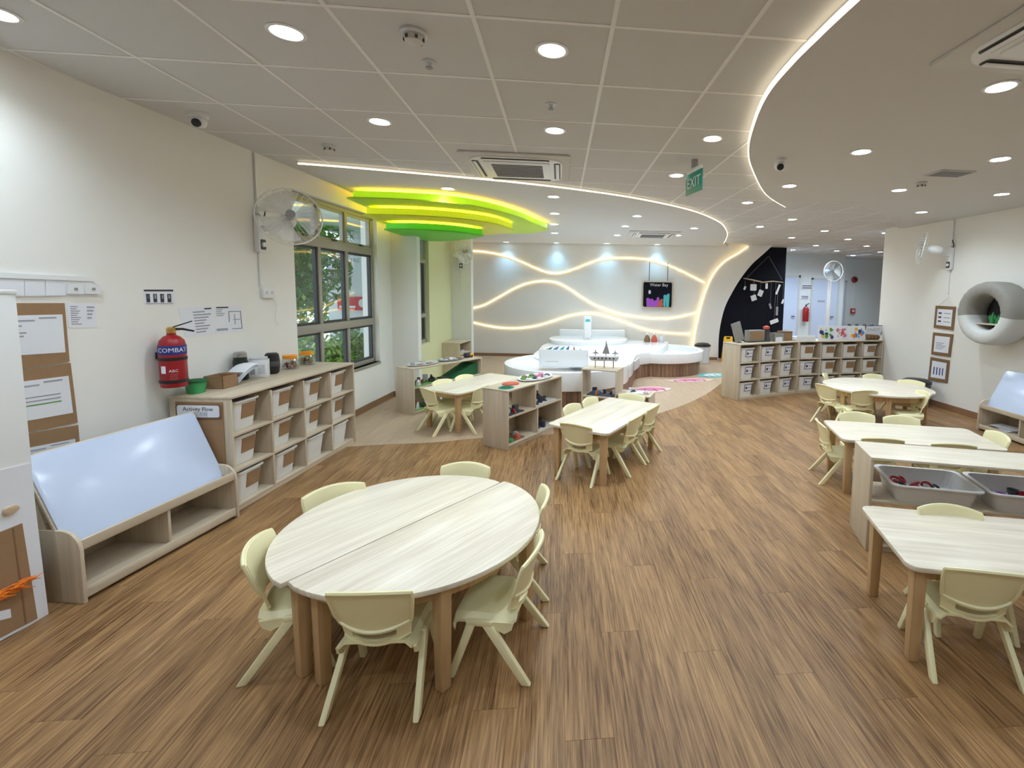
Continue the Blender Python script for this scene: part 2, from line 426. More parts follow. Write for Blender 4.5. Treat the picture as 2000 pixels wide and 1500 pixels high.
# ---- the recess behind the window: short wall facing the room, side wall tinted olive for the leaf light's spill, with slim window, white column
YN = 7.2; XO = -2.10; YO = 9.35; XCOL = -1.72
struct('wall_recess', MB().box(-2.50, XO, YN, YN + .15, 0, ZC), M_['wall'], smooth=0)
struct('baseboard_recess', MB().box(-2.47, XO, YN - .012, YN, 0, .085), M_['base'])
w = MB(); a0, a1 = YN + .16, YN + .62
for y0, y1, z0, z1 in ((YN + .15, a0, 0, ZC), (a1, YO, 0, ZC), (a0, a1, 0, .76), (a0, a1, 2.62, ZC)): w.box(XO - .16, XO, y0, y1, z0, z1)
struct('wall_leaf_spill', w, M_['wall_leaf_spill'], smooth=0)
window('window_2', a0, a1, .76, 2.62, (), ((1.2, .06), (2.05, .06)), Vector((XO, 0, 0)), PI / 2, y=.05)
struct('wall_column', MB().box(XO - .16, XCOL, YO, YO + .22, 0, ZC).box(XO - .30, XO - .16, YO + .0, 12.0, 0, ZC), M_['wall_white'], smooth=0)

# ---- back wall with the arched end
bd = Vector((BW[1][0] - BW[0][0], BW[1][1] - BW[0][1], 0)).normalized(); bn = Vector((bd.y, -bd.x, 0))
if bn.y > 0: bn = -bn
BA = math.atan2(bd.y, bd.x); B0 = Vector((BW[0][0], BW[0][1], 0))
def sB(x, y, off=0.0):
    """(s,z) on the back wall for a pixel"""
    o = bn * off
    pl = ((BW[0][0] + o.x, BW[0][1] + o.y), (BW[1][0] + o.x, BW[1][1] + o.y))
    p = W(x, y, pl); return ((p - B0).dot(bd), p.z)
def Bw(s, z, off=0.0):
    p = B0 + bd * s + bn * off; return Vector((p.x, p.y, z))
inner = [sB(x, y) for x, y in ((1402, 697), (1403, 660), (1407, 630), (1415, 600), (1427, 575), (1445, 545), (1467, 517), (1488, 498), (1508, 485))]
inner = [(inner[0][0], 0.0)] + inner[1:-1] + [(inner[-1][0], ZC)]
inner = [(p.x, p.y) for p in smooth_line([(a, b, 0) for a, b in inner], 4)]
BM = Matrix(((bd.x, 0, -bn.x, B0.x), (bd.y, 0, -bn.y, B0.y), (0, 1, 0, 0), (0, 0, 0, 1)))   # (s,z,depth) -> world
struct('wall_back', MB().prism([(-.6, 0), (-.6, ZC)] + [(a, b) for a, b in inner[::-1]], 0, .14, BM), M_['wall'], smooth=30)
# arch surround: a shallow band standing proud between the light line and the opening
outer = [sB(x, y) for x, y in ((1348, 690), (1352, 672), (1358, 640), (1367, 600), (1380, 560), (1395, 531), (1415, 510), (1440, 495), (1463, 486))]
outer = [(outer[0][0] - .05, 0.0)] + outer[1:-1] + [(outer[-1][0], ZC)]
outer = [(p.x, p.y) for p in smooth_line([(a, b, 0) for a, b in outer], 4)]
struct('trim_2', MB().prism(outer + [(a, b) for a, b in inner[::-1]], -.05, 0, BM), M_['wall'], smooth=30)
struct('baseboard_back', MB().box(0, inner[0][0] - .02, -.062, -.05, 0, .07, Matrix.Translation(B0) @ RotZ(BA)), M_['base'])
struct('wall_black', MB().box(3.6, 5.62, 11.36, 11.5, 0, ZC), M_['black'], smooth=0)
# ---- corridor behind
struct('wall_corridor_door', MB().box(5.5, 8.05, 12.95, 13.1, 0, ZC), M_['corr'], smooth=0)
struct('wall_corridor_return', MB().box(8.05, 8.2, 12.95, 14.5, 0, ZC), M_['corr'], smooth=0)
struct('wall_corridor_far', MB().box(8.2, 12.2, 14.4, 14.55, 0, ZC), M_['corr'], smooth=0)
struct('wall_corridor_side', MB().box(5.48, 5.62, 11.5, 12.95, 0, ZC), M_['corr'], smooth=0)
struct('wall_corridor_right', MB().box(12.05, 12.2, 7.6, 14.4, 0, ZC), M_['corr'], smooth=0)
struct('wall_corridor_near', MB().box(5.75, 12.05, 7.6, 7.75, 0, ZC), M_['corr'], smooth=0)
# ---- right and rear walls
struct('wall_right', MB().box(5.6, 5.75, -2.7, 7.75, 0, ZC), M_['wall'], smooth=0)
struct('baseboard_right', MB().box(5.588, 5.6, -2.55, 7.75, 0, .085), M_['base'])
struct('wall_rear', MB().box(-3.4, 5.6, -2.7, -2.55, 0, ZC), M_['wall'], smooth=0)

# ---- ceiling: slab, tiles, rails, two plaster fields with lit edges
ceil = struct('ceiling', MB().box(-3.6, 12.2, -2.7, 15.2, ZC + .012, ZC + .08), M_['tile'], smooth=0)
ZP, ZB = 2.755, 2.74
led_l = smooth_line([F(x, y, ZP) for x, y in ((582, 321), (700, 330), (870, 345), (1000, 357), (1130, 372), (1250, 390), (1350, 412), (1400, 432), (1415, 445), (1420, 460), (1413, 476))], 5)
led_r = smooth_line([Vector((1.25, -.6, ZB)), Vector((1.16, .6, ZB))] + [F(x, y, ZB) for x, y in ((1680, 0), (1600, 75), (1545, 130), (1500, 185), (1475, 240), (1463, 290), (1470, 330), (1497, 380), (1535, 405))], 5)
edge_r = smooth_line([F(x, y, ZB) for x, y in ((1535, 405), (1570, 400), (1610, 394), (1650, 393), (1690, 405), (1735, 427))] + [Vector((5.5, 7.3, ZB))], 5)
polyL = [(p.x, p.y) for p in led_l] + [(4.0, 11.05), (-2.2, 11.74), (-2.45, 7.2)]
polyR = [(p.x, p.y) for p in led_r] + [(p.x, p.y) for p in edge_r[1:]] + [(5.6, 7.3), (5.6, -.6)]
struct('ceiling_play_zone', MB().prism(polyL, ZP, ZC + .01), M_['plaster'], smooth=30)
struct('ceiling_curved_panel', MB().prism(polyR, ZB, ZC + .01), M_['plaster'], smooth=30)
def ribbon(path, h, th, out):
    """upright light tape following a plan curve; out = +1/-1 side"""
    mb = MB(); vs = []
    N = len(path)
    for i, p in enumerate(path):
        t = (path[min(i + 1, N - 1)] - path[max(i - 1, 0)]).normalized(); n = Vector((-t.y, t.x, 0)) * out
        for q, z in ((0, 0), (th, 0), (th, h), (0, h)): vs.append(p + n * q + Vector((0, 0, z)))
    fs = [(0, 1, 2, 3), tuple(4 * (N - 1) + k for k in (3, 2, 1, 0))]
    for i in range(N - 1):
        for k in range(4): fs.append((4 * i + k, 4 * i + (k + 1) % 4, 4 * i + 4 + (k + 1) % 4, 4 * i + 4 + k))
    return mb.add(vs, fs)
tag(ribbon(led_l, .012, .010, -1).build('led_strip', M_['ledw']), 'glowing LED line edging the curved plaster ceiling over the play zone', 'light strip')
tag(ribbon(led_r, .028, .010, 1).build('led_strip', M_['ledw']), 'bright LED line curving along the dropped ceiling panel at upper right', 'light strip')
TS = .6; GX, GY = .22, 2.16
tile_me = None; tcount = 0
for i in range(-6, 15):
    for j in range(-3, 16):
        x, y = GX + i * TS, GY + j * TS
        cor = [(x + a, y + b) for a in (.02, .58) for b in (.02, .58)]
        if all(inside(a, b, polyL) for a, b in cor) or all(inside(a, b, polyR) for a, b in cor): continue
        if y > 11.4 or y + TS < -.2 or x + TS < -2.9 or (x > 5.5 and y < 7.9) or x < -3.4 or (x > 5.4 and y > 10.6): continue
        if not seen([(a, b, ZC) for a, b in cor], 5): continue
        if tile_me is None:
            t_ = MB().box(-.294, .294, -.294, .294, 0, .012).build('ceiling_tile', M_['tile'], ceil, smooth=0); tile_me = t_.data
        else:
            t_ = bpy.data.objects.new('ceiling_tile', tile_me); COL.objects.link(t_); t_.parent = ceil
        t_.location = (x + .3, y + .3, ZC - .001 * ((i * 5 + j * 3) % 3 == 0)); tcount += 1
print('tiles', tcount)
for i in range(-6, 16):
    x = GX + i * TS
    if x > -3.3: MB().box(x - .010, x + .010, -.6 if x < 5.5 else 7.8, 12.9, ZC - .004, ZC + .012).build('ceiling_rail', M_['rail'], ceil, smooth=0)
for j in range(-4, 19):
    y = GY + j * TS
    MB().box(-3.3, 5.7 if y < 7.9 else 9.9, y - .010, y + .010, ZC - .003, ZC + .012).build('ceiling_rail', M_['rail'], ceil, smooth=0)

struct('added_eave', MB().box(-4.6, -2.80, 4.0, 11.0, 2.72, 2.84), M_['facade'], smooth=0)  # added so the upper panes look onto a dark underside
# ================================================================== outdoors seen through the window
struct('ground', MB().box(-16, -3.45, 2, 26, -.25, -.15), M_['pave'], smooth=0)
fac = thing('building', 'white building across the lane with lettering, awning and red banner', 'building', (-5.12, 11.0, -.15))
MB().box(0, 1.95, 0, .3, 0, 4.6).build('facade_wall', M_['facade'], fac)
MB().box(.04, .46, -.22, 0, 2.10, 2.15).build('canopy', M_['cardd'], fac)
for k in range(5): MB().box(.06 + k * .075, .10 + k * .075, -.03, 0, 1.86, 2.10).build('louvre', M_['grey'], fac)
bn_ = MB().box(.20, .86, -.04, 0, 1.26, 1.56).build('banner', M_['redsign'], fac)
MB().box(.24, .58, -.043, -.04, 1.31, 1.36).build('banner_lettering', M_['paper'], bn_)
MB().prism([(.72 + .07 * math.cos(a), 1.42 + .09 * math.sin(a)) for a in [k * PI / 8 for k in range(16)]], 0, .006, Matrix(((1, 0, 0, 0), (0, 0, 1, -.045), (0, 1, 0, 0), (0, 0, 0, 1)))).build('banner_emblem', M_['paper'], bn_)
FT = lambda x, z: TM(x, -.004, z, (1, 0, 0), (0, 0, 1))
text_mesh('CHILDCARE', .13, M_['inkgrey'], 'lettering', fac, FT(.50, 2.50)); text_mesh('CENTRE', .13, M_['inkgrey'], 'lettering', fac, FT(.45, 2.36))
def leaf_cloud(name, centres, n, size, mat, parent, seed):
    rnd = random.Random(seed); mb = MB()
    for k in range(n):
        cx, cy, cz, r = rnd.choice(centres)
        while True:
            d = Vector((rnd.uniform(-1, 1), rnd.uniform(-1, 1), rnd.uniform(-1, 1)))
            if d.length <= 1: break
        p = Vector((cx, cy, cz)) + d * r; s = size * rnd.uniform(.6, 1.3)
        M = Matrix.Translation(p) @ Matrix.Rotation(rnd.uniform(0, 6.3), 4, 'Z') @ Matrix.Rotation(rnd.uniform(-1.1, 1.1), 4, 'X')
        mb.add([(0, -s, 0), (s * .5, 0, s * .15), (0, s, 0), (-s * .5, 0, s * .15)], [(0, 1, 2, 3)], M)
    return mb.build(name, mat, parent, smooth=0, kind='stuff')
for k, (x, y, h, lab) in enumerate(((-5.0, 8.7, 3.4, 'tall leafy tree outside the window, nearest the glass'), (-6.6, 11.2, 4.4, 'bushy tree behind the nearest tree outside the window'))):
    t = thing('tree', lab, 'tree', (x, y, -.15))
    tr = MB()
    tr.tube([(0, 0, 0), (.05, .03, h * .4), (.0, .0, h * .8)], [.07, .055, .03], 7)
    tr.tube([(.03, .02, h * .35), (.35, -.2, h * .7)], [.035, .015], 6); tr.tube([(.04, .02, h * .3), (-.3, .25, h * .75)], [.035, .015], 6)
    tr.build('trunk', M_['trunk'], t)
    rr = random.Random(k); cs = [(rr.uniform(-.75, .45) * (1 + k), rr.uniform(-.7, .7), h * rr.uniform(.2, 1.0), rr.uniform(.45, .75)) for _ in range(16)]
    leaf_cloud('foliage', cs, 7000, .085, M_['leaf'], t, k); leaf_cloud('foliage', cs, 4000, .08, M_['leaf2'], t, k + 20)
for k, (x, y, rx) in enumerate(((-3.75, 7.2, .35), (-4.1, 8.3, .4), (-4.45, 9.6, .45))):
    t = thing('hedge_shrub', ['rounded green shrub under the window, closest to the glass', 'second shrub from the glass in the hedge outside the window', 'farthest shrub of the hedge, before the white building'][k], 'shrub', (x, y, -.15), group='hedge shrubs outside the window')
    cs = [(random.Random(k * 9 + q).uniform(-rx, rx), random.Random(k * 7 + q).uniform(-rx, rx), random.Random(q).uniform(.2, .75), .32) for q in range(9)]
    leaf_cloud('foliage', cs, 1300, .06, M_['leaf2'], t, k + 50); leaf_cloud('foliage', cs, 800, .06, M_['leaf'], t, k + 70)
    MB().tube([(0, 0, 0), (.02, .02, .5)], [.03, .012], 6).build('stem', M_['trunk'], t)
# ================================================================== chairs
def make_chair():
    t = thing('toddler_chair', 'cream plastic chair', 'chair')
    def yb(z): return -.118 - .26 * (z - .26)                       # reclined back line
    # seat: dished sheet with rolled front lip
    prof = [(.150, .222), (.158, .240), (.150, .255), (.125, .262), (.06, .261), (0, .257), (-.06, .257), (-.10, .262), (-.122, .272)]
    def sf(u, v):
        k = v * (len(prof) - 1); i = min(int(k), len(prof) - 2); f = k - i
        y = prof[i][0] * (1 - f) + prof[i + 1][0] * f; z = prof[i][1] * (1 - f) + prof[i + 1][1] * f
        U = 2 * u - 1; wd_ = .152 - .016 * v + .004 * math.sin(v * PI)
        dy = prof[i + 1][0] - prof[i][0]; dz = prof[i + 1][1] - prof[i][1]
        e = max(0, abs(U) - .8) / .2
        return (U * wd_, y - .012 * U * U * (1 - v), z - .022 * e * e), (0, -dz, dy) if dy < 0 else (0, -dz, dy)
    sb = MB().sheet(lambda u, v: (sf(u, v)[0], (0, 0, 1)), 12, len(prof) * 2 - 2, .011)
    # side skirts under the seat edge
    for s in (-1, 1):
        sb.prism([(.10, .238), (-.115, .246), (-.105, .215), (-.075, .196), (-.03, .215), (.02, .232), (.07, .232)], s * .146 - .005, s * .146 + .005, Matrix(((0, 0, 1, 0), (1, 0, 0, 0), (0, 1, 0, 0), (0, 0, 0, 1))))
    sb.build('seat', M_['chair'], t)
    zs = [.262, .272, .284, .300, .315, .328, .355, .39, .43, .47, .50, .515]
    def bf(u, v):
        k = round(v * (len(zs) - 1)); z = zs[k]; U = 2 * u - 1
        z2 = z
        if k <= 2: z2 = z + .026 * U * U
        elif k <= 5: z2 = z + .036 * U * U * (1 - .06 * k)
        elif k == 6: z2 = z + .016 * U * U
        if k >= 9: z2 = z - .020 * U * U * ((k - 8) / 3)
        wd_ = .124 + .028 * min(1, (z - .26) / .2)
        return (U * wd_, yb(z) + .034 * U * U, z2), (-.45 * U, 1, .25)
    b = MB().sheet(bf, 16, len(zs) - 1, .010, skip=lambda i, j: j in (2, 3) and 3 <= i <= 12)
    # rolled rim round the panel
    rim = []
    rows = [5, 6, 7, 8, 9, 10, 11]; n1 = len(zs) - 1
    rim += [bf(1, k / n1)[0] for k in rows] + [bf(i / 16, 1)[0] for i in range(15, 0, -1)] + [bf(0, k / n1)[0] for k in rows[::-1]] + [bf(i / 16, 5 / n1)[0] for i in range(1, 16)]
    b.tube([Vector(p) + Vector((0, -.006, 0)) for p in rim], .0085, 6, closed=True)
    b.tube([Vector(bf(i / 16, 0)[0]) for i in range(17)], .008, 6)
    b.build('backrest', M_['chair'], t)
    # two inverted-V leg frames
    def beam(p, q, wx, wy0, wy1):
        p, q = Vector(p), Vector(q); d = (q - p)
        vs = []
        for c, wy in ((p, wy0), (q, wy1)):
            for sx, sy in ((-1, -1), (1, -1), (1, 1), (-1, 1)): vs.append((c.x + sx * wx / 2, c.y + sy * wy / 2, c.z))
        return MB().add(vs, [(3, 2, 1, 0), (4, 5, 6, 7), (0, 1, 5, 4), (1, 2, 6, 5), (2, 3, 7, 6), (3, 0, 4, 7)])
    for s in (-1, 1):
        beam((s * .168, .150, 0), (s * .150, .068, .232), .024, .030, .040).build('leg', M_['chair'], t, bevel=.005)
        beam((s * .172, -.176, 0), (s * .150, -.002, .232), .024, .038, .046).build('leg', M_['chair'], t, bevel=.005)
        MB().box(s * .150 - .012, s * .150 + .012, -.026, .090, .225, .250).build('leg_bracket', M_['chair'], t, bevel=.007)
    return t
chair0 = make_chair(); chair_used = []
def chair(px, py, face, label, group, dz=0.0):
    """px,py: middle of the back's top rim in the photograph; face: direction the sitter looks"""
    p = F(px, py, .513 + dz); f = Vector((face[0], face[1], 0)).normalized(); rz = math.atan2(f.y, f.x) - PI / 2
    loc = Vector((p.x, p.y, 0)) + f * .184; loc.z = dz
    if not chair_used:
        chair0.location = loc; chair0.rotation_euler.z = rz; chair0['label'] = label; chair0['group'] = group; chair_used.append(1); return chair0
    return clone(chair0, label, loc, rz, group)

# ================================================================== tables
TH = .47
def leg_at(x, y, h, parent, w=.056, name='leg'):
    w2 = w * .82
    vs = [(x + a * w2 / 2, y + b * w2 / 2, 0) for a, b in ((-1, -1), (1, -1), (1, 1), (-1, 1))] + [(x + a * w / 2, y + b * w / 2, h) for a, b in ((-1, -1), (1, -1), (1, 1), (-1, 1))]
    MB().add(vs, [(3, 2, 1, 0), (4, 5, 6, 7), (0, 1, 5, 4), (1, 2, 6, 5), (2, 3, 7, 6), (3, 0, 4, 7)]).build(name, M_['leg'], parent, bevel=.004)
def half_table(label, c, ang, off, group, R=.6):
    t = thing('half_round_table', label, 'table', (c[0], c[1], 0), ang, group)
    n = 36
    poly = [(off + R * math.cos(PI * k / n), .003 + R * math.sin(PI * k / n)) for k in range(n + 1)]
    # soften the two corners
    poly[0] = (off + R - .006, .003); poly[-1] = (off - R + .006, .003)
    MB().prism(poly, TH - .024, TH).build('table_top', M_['top'], t, bevel=.005, smooth=40)
    ap = [(off + (R - .07) * math.cos(PI * k / n), .05 + (R - .11) * math.sin(PI * k / n)) for k in range(n + 1)]
    api = [(off + (R - .09) * math.cos(PI * k / n), .07 + (R - .15) * math.sin(PI * k / n)) for k in range(n + 1)]
    MB().prism(ap + api[::-1], TH - .085, TH - .024).build('apron', M_['leg'], t, smooth=40)
    h = TH - .024
    for x, y in ((off + R - .10, .055), (off - R + .10, .055), (off + .25, .49), (off - .25, .49)): leg_at(x, y, h, t)
    return t
oc = (-.705, 2.33); oa = math.atan2(.94, .73)
half_table('far half of the large round table in the foreground, half-moon ash top', oc, oa, -.012, 'half-round tables')
half_table('near half of the large round table in the foreground, half-moon ash top', oc, oa + PI, -.012, 'half-round tables')
rc = (4.06, 5.60); ra = rad(-47)
half_table('left half of the round table beside the right-hand cubby wall', rc, ra + PI, 0, 'half-round tables', .62)
half_table('right half of the round table beside the right-hand cubby wall', rc, ra, .02, 'half-round tables', .62)
def rect_table(label, c, ang, L=1.2, D=.6, group='rectangular tables'):
    t = thing('rectangular_table', label, 'table', (c[0], c[1], 0), ang, group)
    MB().prism(rrect(-L / 2, L / 2, -D / 2, D / 2, .05), TH - .024, TH).build('table_top', M_['top'], t, bevel=.005, smooth=40)
    a = MB(); x, y = L / 2 - .065, D / 2 - .065
    for e in ((-x, x, y - .018, y), (-x, x, -y, -y + .018), (-x, -x + .018, -y, y), (x - .018, x, -y, y)): a.box(e[0], e[1], e[2], e[3], TH - .085, TH - .024)
    a.build('apron', M_['leg'], t)
    for sx in (-1, 1):
        for sy in (-1, 1): leg_at(sx * (L / 2 - .07), sy * (D / 2 - .07), TH - .024, t)
    return t
md = Vector((.547, .837, 0)); mp = Vector((-.837, .547, 0)); ma = math.atan2(md.y, md.x); mc = (.47, 4.38)
rect_table('rectangular ash table in the middle of the room, ringed by chairs', mc, ma)
lc = (-1.04, 5.91); rect_table('rectangular ash table behind the open shelf, on the tan floor', lc, ma)
ha = math.atan2(-.272, .962); hd = Vector((math.cos(ha), math.sin(ha), 0)); hp = Vector((-hd.y, hd.x, 0)); hc = (2.94, 3.615)
rect_table('rectangular ash table behind the tray shelf at right', hc, ha)
fa = rad(-15.5); fd = Vector((math.cos(fa), math.sin(fa), 0)); fp = Vector((-fd.y, fd.x, 0)); fc = (2.165, 1.915)
rect_table('rectangular ash table cut by the right edge, nearest the camera', fc, fa)

GR = 'chairs round the foreground table'
def toward(c, px, py):
    p = F(px, py, .513); return (c[0] - p.x, c[1] - p.y)
chair(714, 1159, (.04, 1), 'cream chair with its back to the camera at the foreground round table', GR)
chair(1053, 1063, (-.975, .2), 'cream chair turned side-on right of the foreground table, seat pulled out', GR)
chair(1069, 962, (-1, -.05), 'cream chair tucked in at the far right of the foreground round table', GR)
chair(489, 1062, (1, .22), 'cream chair at the left side of the foreground round table', GR)
chair(650, 950, (.62, -.78), 'cream chair behind the foreground round table, nearest the whiteboard shelf', GR)
chair(912, 905, (-.12, -1), 'cream chair at the far edge of the foreground round table, facing the camera', GR)
GM = 'chairs round the middle table'
chair(1121, 829, md, 'cream chair at the near end of the middle rectangular table, back to the camera', GM)
chair(1112, 791, -mp, 'cream chair on the left side of the middle table, nearer the camera', GM)
chair(1148, 778, -mp, 'cream chair on the left side of the middle table, farther from the camera', GM)
chair(1236, 770, -md, 'cream chair at the far end of the middle rectangular table', GM)
chair(1249, 812, mp, 'cream chair on the right side of the middle table, nearest the camera', GM)
chair(1282, 793, mp, 'cream chair on the right side of the middle table, at its far corner', GM)
GL = 'chairs round the play-zone table'
chair(829, 759, (.72, .69), 'cream chair at the near end of the table on the tan floor', GL)
chair(860, 742, -mp, 'cream chair on the far side of the tan-floor table, left one', GL)
chair(903, 733, -mp, 'cream chair on the far side of the tan-floor table, right one', GL)
chair(945, 755, (-.93, .36), 'cream chair half hidden by the open shelf at the tan-floor table', GL)
GF = 'chairs round the far right table'
chair(1608, 730, (.8, -.6), 'cream chair at the far left of the round table by the cubbies', GF)
chair(1608, 752, (.93, .25), 'cream chair at the near left of the round table by the cubbies', GF)
chair(1702, 731, (.05, -1), 'cream chair behind the round table, backed up to the cubbies', GF)
chair(1780, 743, (-.7, -.7), 'cream chair at the far right of the round table, before the dark bin', GF)
chair(1808, 765, (-1, .25), 'cream chair at the right end of the round table by the wall', GF)
chair(1693, 763, (.05, 1), 'cream chair in front of the round table by the cubbies, seen from behind', GF)
GH = 'chairs round the table behind the tray shelf'
chair(1597, 822, hd, 'cream chair at the left end of the table behind the tray shelf', GH)
chair(1672, 806, -hp, 'cream chair on the far side of the table behind the tray shelf, left one', GH)
chair(1758, 813, -hp, 'cream chair on the far side of the table behind the tray shelf, right one', GH)
chair(1728, 857, hp, 'cream chair between the tray shelf and the table behind it, left one', GH)
chair(1868, 868, hp, 'cream chair between the tray shelf and the table behind it, right one', GH)
chair(1957, 848, -hd, 'cream chair at the right end of the table behind the tray shelf', GH)
GN = 'chairs at the nearest right table'
chair(1850, 988, -fp, 'cream chair between the tray shelf and the nearest right table', GN)
chair(1935, 1118, fp, 'cream chair at the nearest right table, back to the camera', GN)

# ================================================================== cubby cabinets and bins
ORD = ['first', 'second', 'third', 'fourth', 'fifth', 'sixth', 'seventh', 'eighth', 'ninth', 'tenth', 'eleventh', 'twelfth']
ROWN = {0: 'bottom', 1: 'middle', 2: 'top'}
def cubby(name, label, loc, rz, L, D, Hh, cols, rows, group=None, cat='cabinet', back=True):
    """local x = along the front, +y = into the depth, origin at the front left bottom corner"""
    t = thing(name, label, cat, loc, rz, group); b = .018; base = .045
    for x in (0, L - b): MB().box(x, x + b, 0, D, 0, Hh - b).build('side_panel', M_['oakZ'], t, bevel=.002)
    MB().box(-.003, L + .003, -.004, D, Hh - b, Hh).build('top_panel', M_['oakX'], t, bevel=.003)
    MB().box(b, L - b, .01, D - b, base - b, base).build('bottom_panel', M_['oakX'], t, bevel=.002)
    MB().box(b, L - b, .012, .028, 0, base - b).build('plinth', M_['oakX'], t)
    if back: MB().box(b, L - b, D - .010, D, base - b, Hh - b).build('back_panel', M_['oakX'], t)
    ch = (Hh - b - base) / rows; cw = (L - b) / cols
    for r in range(1, rows): MB().box(b, L - b, .004, D - .010, base + r * ch - b, base + r * ch).build('shelf', M_['oakX'], t, bevel=.002)
    for c in range(1, cols):
        for r in range(rows):
            MB().box(c * cw, c * cw + b, .004, D - .010, base + r * ch, base + (r + 1) * ch - b).build('divider', M_['oakZ'], t, bevel=.002)
    return t, ch, cw, base
bins0 = {}
def make_bin(key, wd_, dp, h, card):
    t = thing('storage_bin', 'white storage bin', 'bin')
    n = 6
    def ring(s, z, r=.03): return [(x, y, z) for x, y in rrect(-wd_ / 2 * s, wd_ / 2 * s, dp / 2 - dp / 2 * s, dp / 2 + dp / 2 * s, r * s, 3)]
    rings = [ring(.80, 0), ring(.82, .008), ring(.95, h - .02), ring(.95, h - .018), ring(1.03, h - .012), ring(1.04, h), ring(.94, h), ring(.93, h - .01), ring(.79, .01)]
    k = len(rings[0]); vs = [p for r in rings for p in r]; fs = [tuple(range(k))[::-1]]
    for i in range(len(rings) - 1):
        for j in range(k): fs.append((i * k + j, i * k + (j + 1) % k, (i + 1) * k + (j + 1) % k, (i + 1) * k + j))
    fs.append(tuple((len(rings) - 1) * k + j for j in range(k)))
    MB().add(vs, fs).build('tub', M_['bin'], t, smooth=40)
    # front face slopes outward from bottom to rim
    def front(z): s = .82 + (.95 - .82) * (z - .008) / (h - .028); return dp / 2 - dp / 2 * s
    def plate(x0, x1, z0, z1, mat, nm, th=.003, par=None, d=0.0):
        return MB().add([(x0, front(z0) - d, z0), (x1, front(z0) - d, z0), (x1, front(z1) - d, z1), (x0, front(z1) - d, z1)] + [(x0, front(z0) - th - d, z0), (x1, front(z0) - th - d, z0), (x1, front(z1) - th - d, z1), (x0, front(z1) - th - d, z1)], [(0, 1, 2, 3), (7, 6, 5, 4), (0, 4, 5, 1), (1, 5, 6, 2), (2, 6, 7, 3), (3, 7, 4, 0)]).build(nm, mat, par or t)
    if card == 'card':
        plate(-wd_ * .16, wd_ * .36, h * .36, h * .86, M_['card'], 'card_label')
    elif card == 'tag':
        c = plate(-wd_ * .14, wd_ * .38, h * .36, h * .86, M_['navy'], 'card_label')
        plate(-wd_ * .11, wd_ * .35, h * .40, h * .82, M_['paper'], 'label_face', .0015, c, .0032)
        plate(-wd_ * .07, wd_ * .06, h * .52, h * .68, M_['ink'], 'pictogram', .001, c, .0052)
        plate(wd_ * .12, wd_ * .30, h * .58, h * .63, M_['inkgrey'], 'lettering', .001, c, .0052)
    return t
def put_bin(cab, key, x, z, y, label, group, dims, card):
    M = Matrix.Translation(cab.location) @ RotZ(cab.rotation_euler.z)
    p = M @ Vector((x, y, z))
    if key not in bins0:
        o = make_bin(key, *dims, card); bins0[key] = o
        o.location = p; o.rotation_euler.z = cab.rotation_euler.z; o['label'] = label; o['group'] = group; return o
    return clone(bins0[key], label, p, cab.rotation_euler.z, group)
def local(cab, x, y, z): return Matrix.Translation(cab.location) @ RotZ(cab.rotation_euler.z) @ Vector((x, y, z))

# left cubby under the fire extinguisher: front runs from near-left to far-right, cells open to the room (local front faces +X world)
p0, p1 = F(449, 776, .845), F(691, 708, .845)
dv = (p1 - p0); CABL = dv.length; ca = math.atan2(dv.y, dv.x)
CABH = .845; CABD = .43
cabL, ch, cw, cb = cubby('cubby_cabinet', 'long pale oak cubby cabinet with twelve white bins under the window wall', (p0.x, p0.y, 0), ca, CABL, CABD, CABH, 4, 3, 'cubby cabinets')
for r in range(3):
    for c in range(4):
        if r == 0 and c >= 2: key, card = 'binL_plain', None
        else: key, card = 'binL', 'card'
        put_bin(cabL, key, .018 + c * cw + (cw - .018) * .44, cb + r * ch + .002, .012 + .012 * ((r * 5 + c * 3) % 3), 'white bin, %s row, %s from the whiteboard shelf, in the left cubby' % (ROWN[r], ORD[c]), 'bins in the left cubby', (.245, .36, .222), card)
# right cubbies
q0, q1, q2 = F(1441, 783), F(1556, 768), F(1737, 779)
RH = .865
d1 = q1 - q0; a1_ = math.atan2(d1.y, d1.x)
cab1, ch1, cw1, cb1 = cubby('cubby_cabinet', 'pale oak cubby cabinet left of the right-hand pair, angled to the room', (q0.x, q0.y, 0), a1_, d1.length - .004, .37, RH, 3, 3, 'cubby cabinets')
e2 = Vector((5.575, 7.56, 0)); d2 = e2 - q1; a2_ = math.atan2(d2.y, d2.x)
cab2, ch2, cw2, cb2 = cubby('cubby_cabinet', 'pale oak cubby cabinet right of the right-hand pair, ending at the wall', (q1.x, q1.y, 0), a2_, d2.length, .37, RH, 4, 3, 'cubby cabinets')
for r in range(3):
    for c in range(3):
        put_bin(cab1, 'binT', .018 + c * cw1 + (cw1 - .018) * .42, cb1 + r * ch1 + .002, .014, 'white bin, %s row, %s from the left, in the angled right cubby' % (ROWN[r], ORD[c]), 'bins in the angled right cubby', (.29, .30, .218), 'tag')
    for c in range(4):
        k, cd = ('binT', 'tag') if (c == 0 and r < 2) else ('binC', 'card')
        put_bin(cab2, k, .018 + c * cw2 + (cw2 - .018) * .42, cb2 + r * ch2 + .002, .014, 'white bin, %s row, %s from the left, in the cubby against the right wall' % (ROWN[r], ORD[c]), 'bins in the wall-end right cubby', (.29, .30, .218), cd)

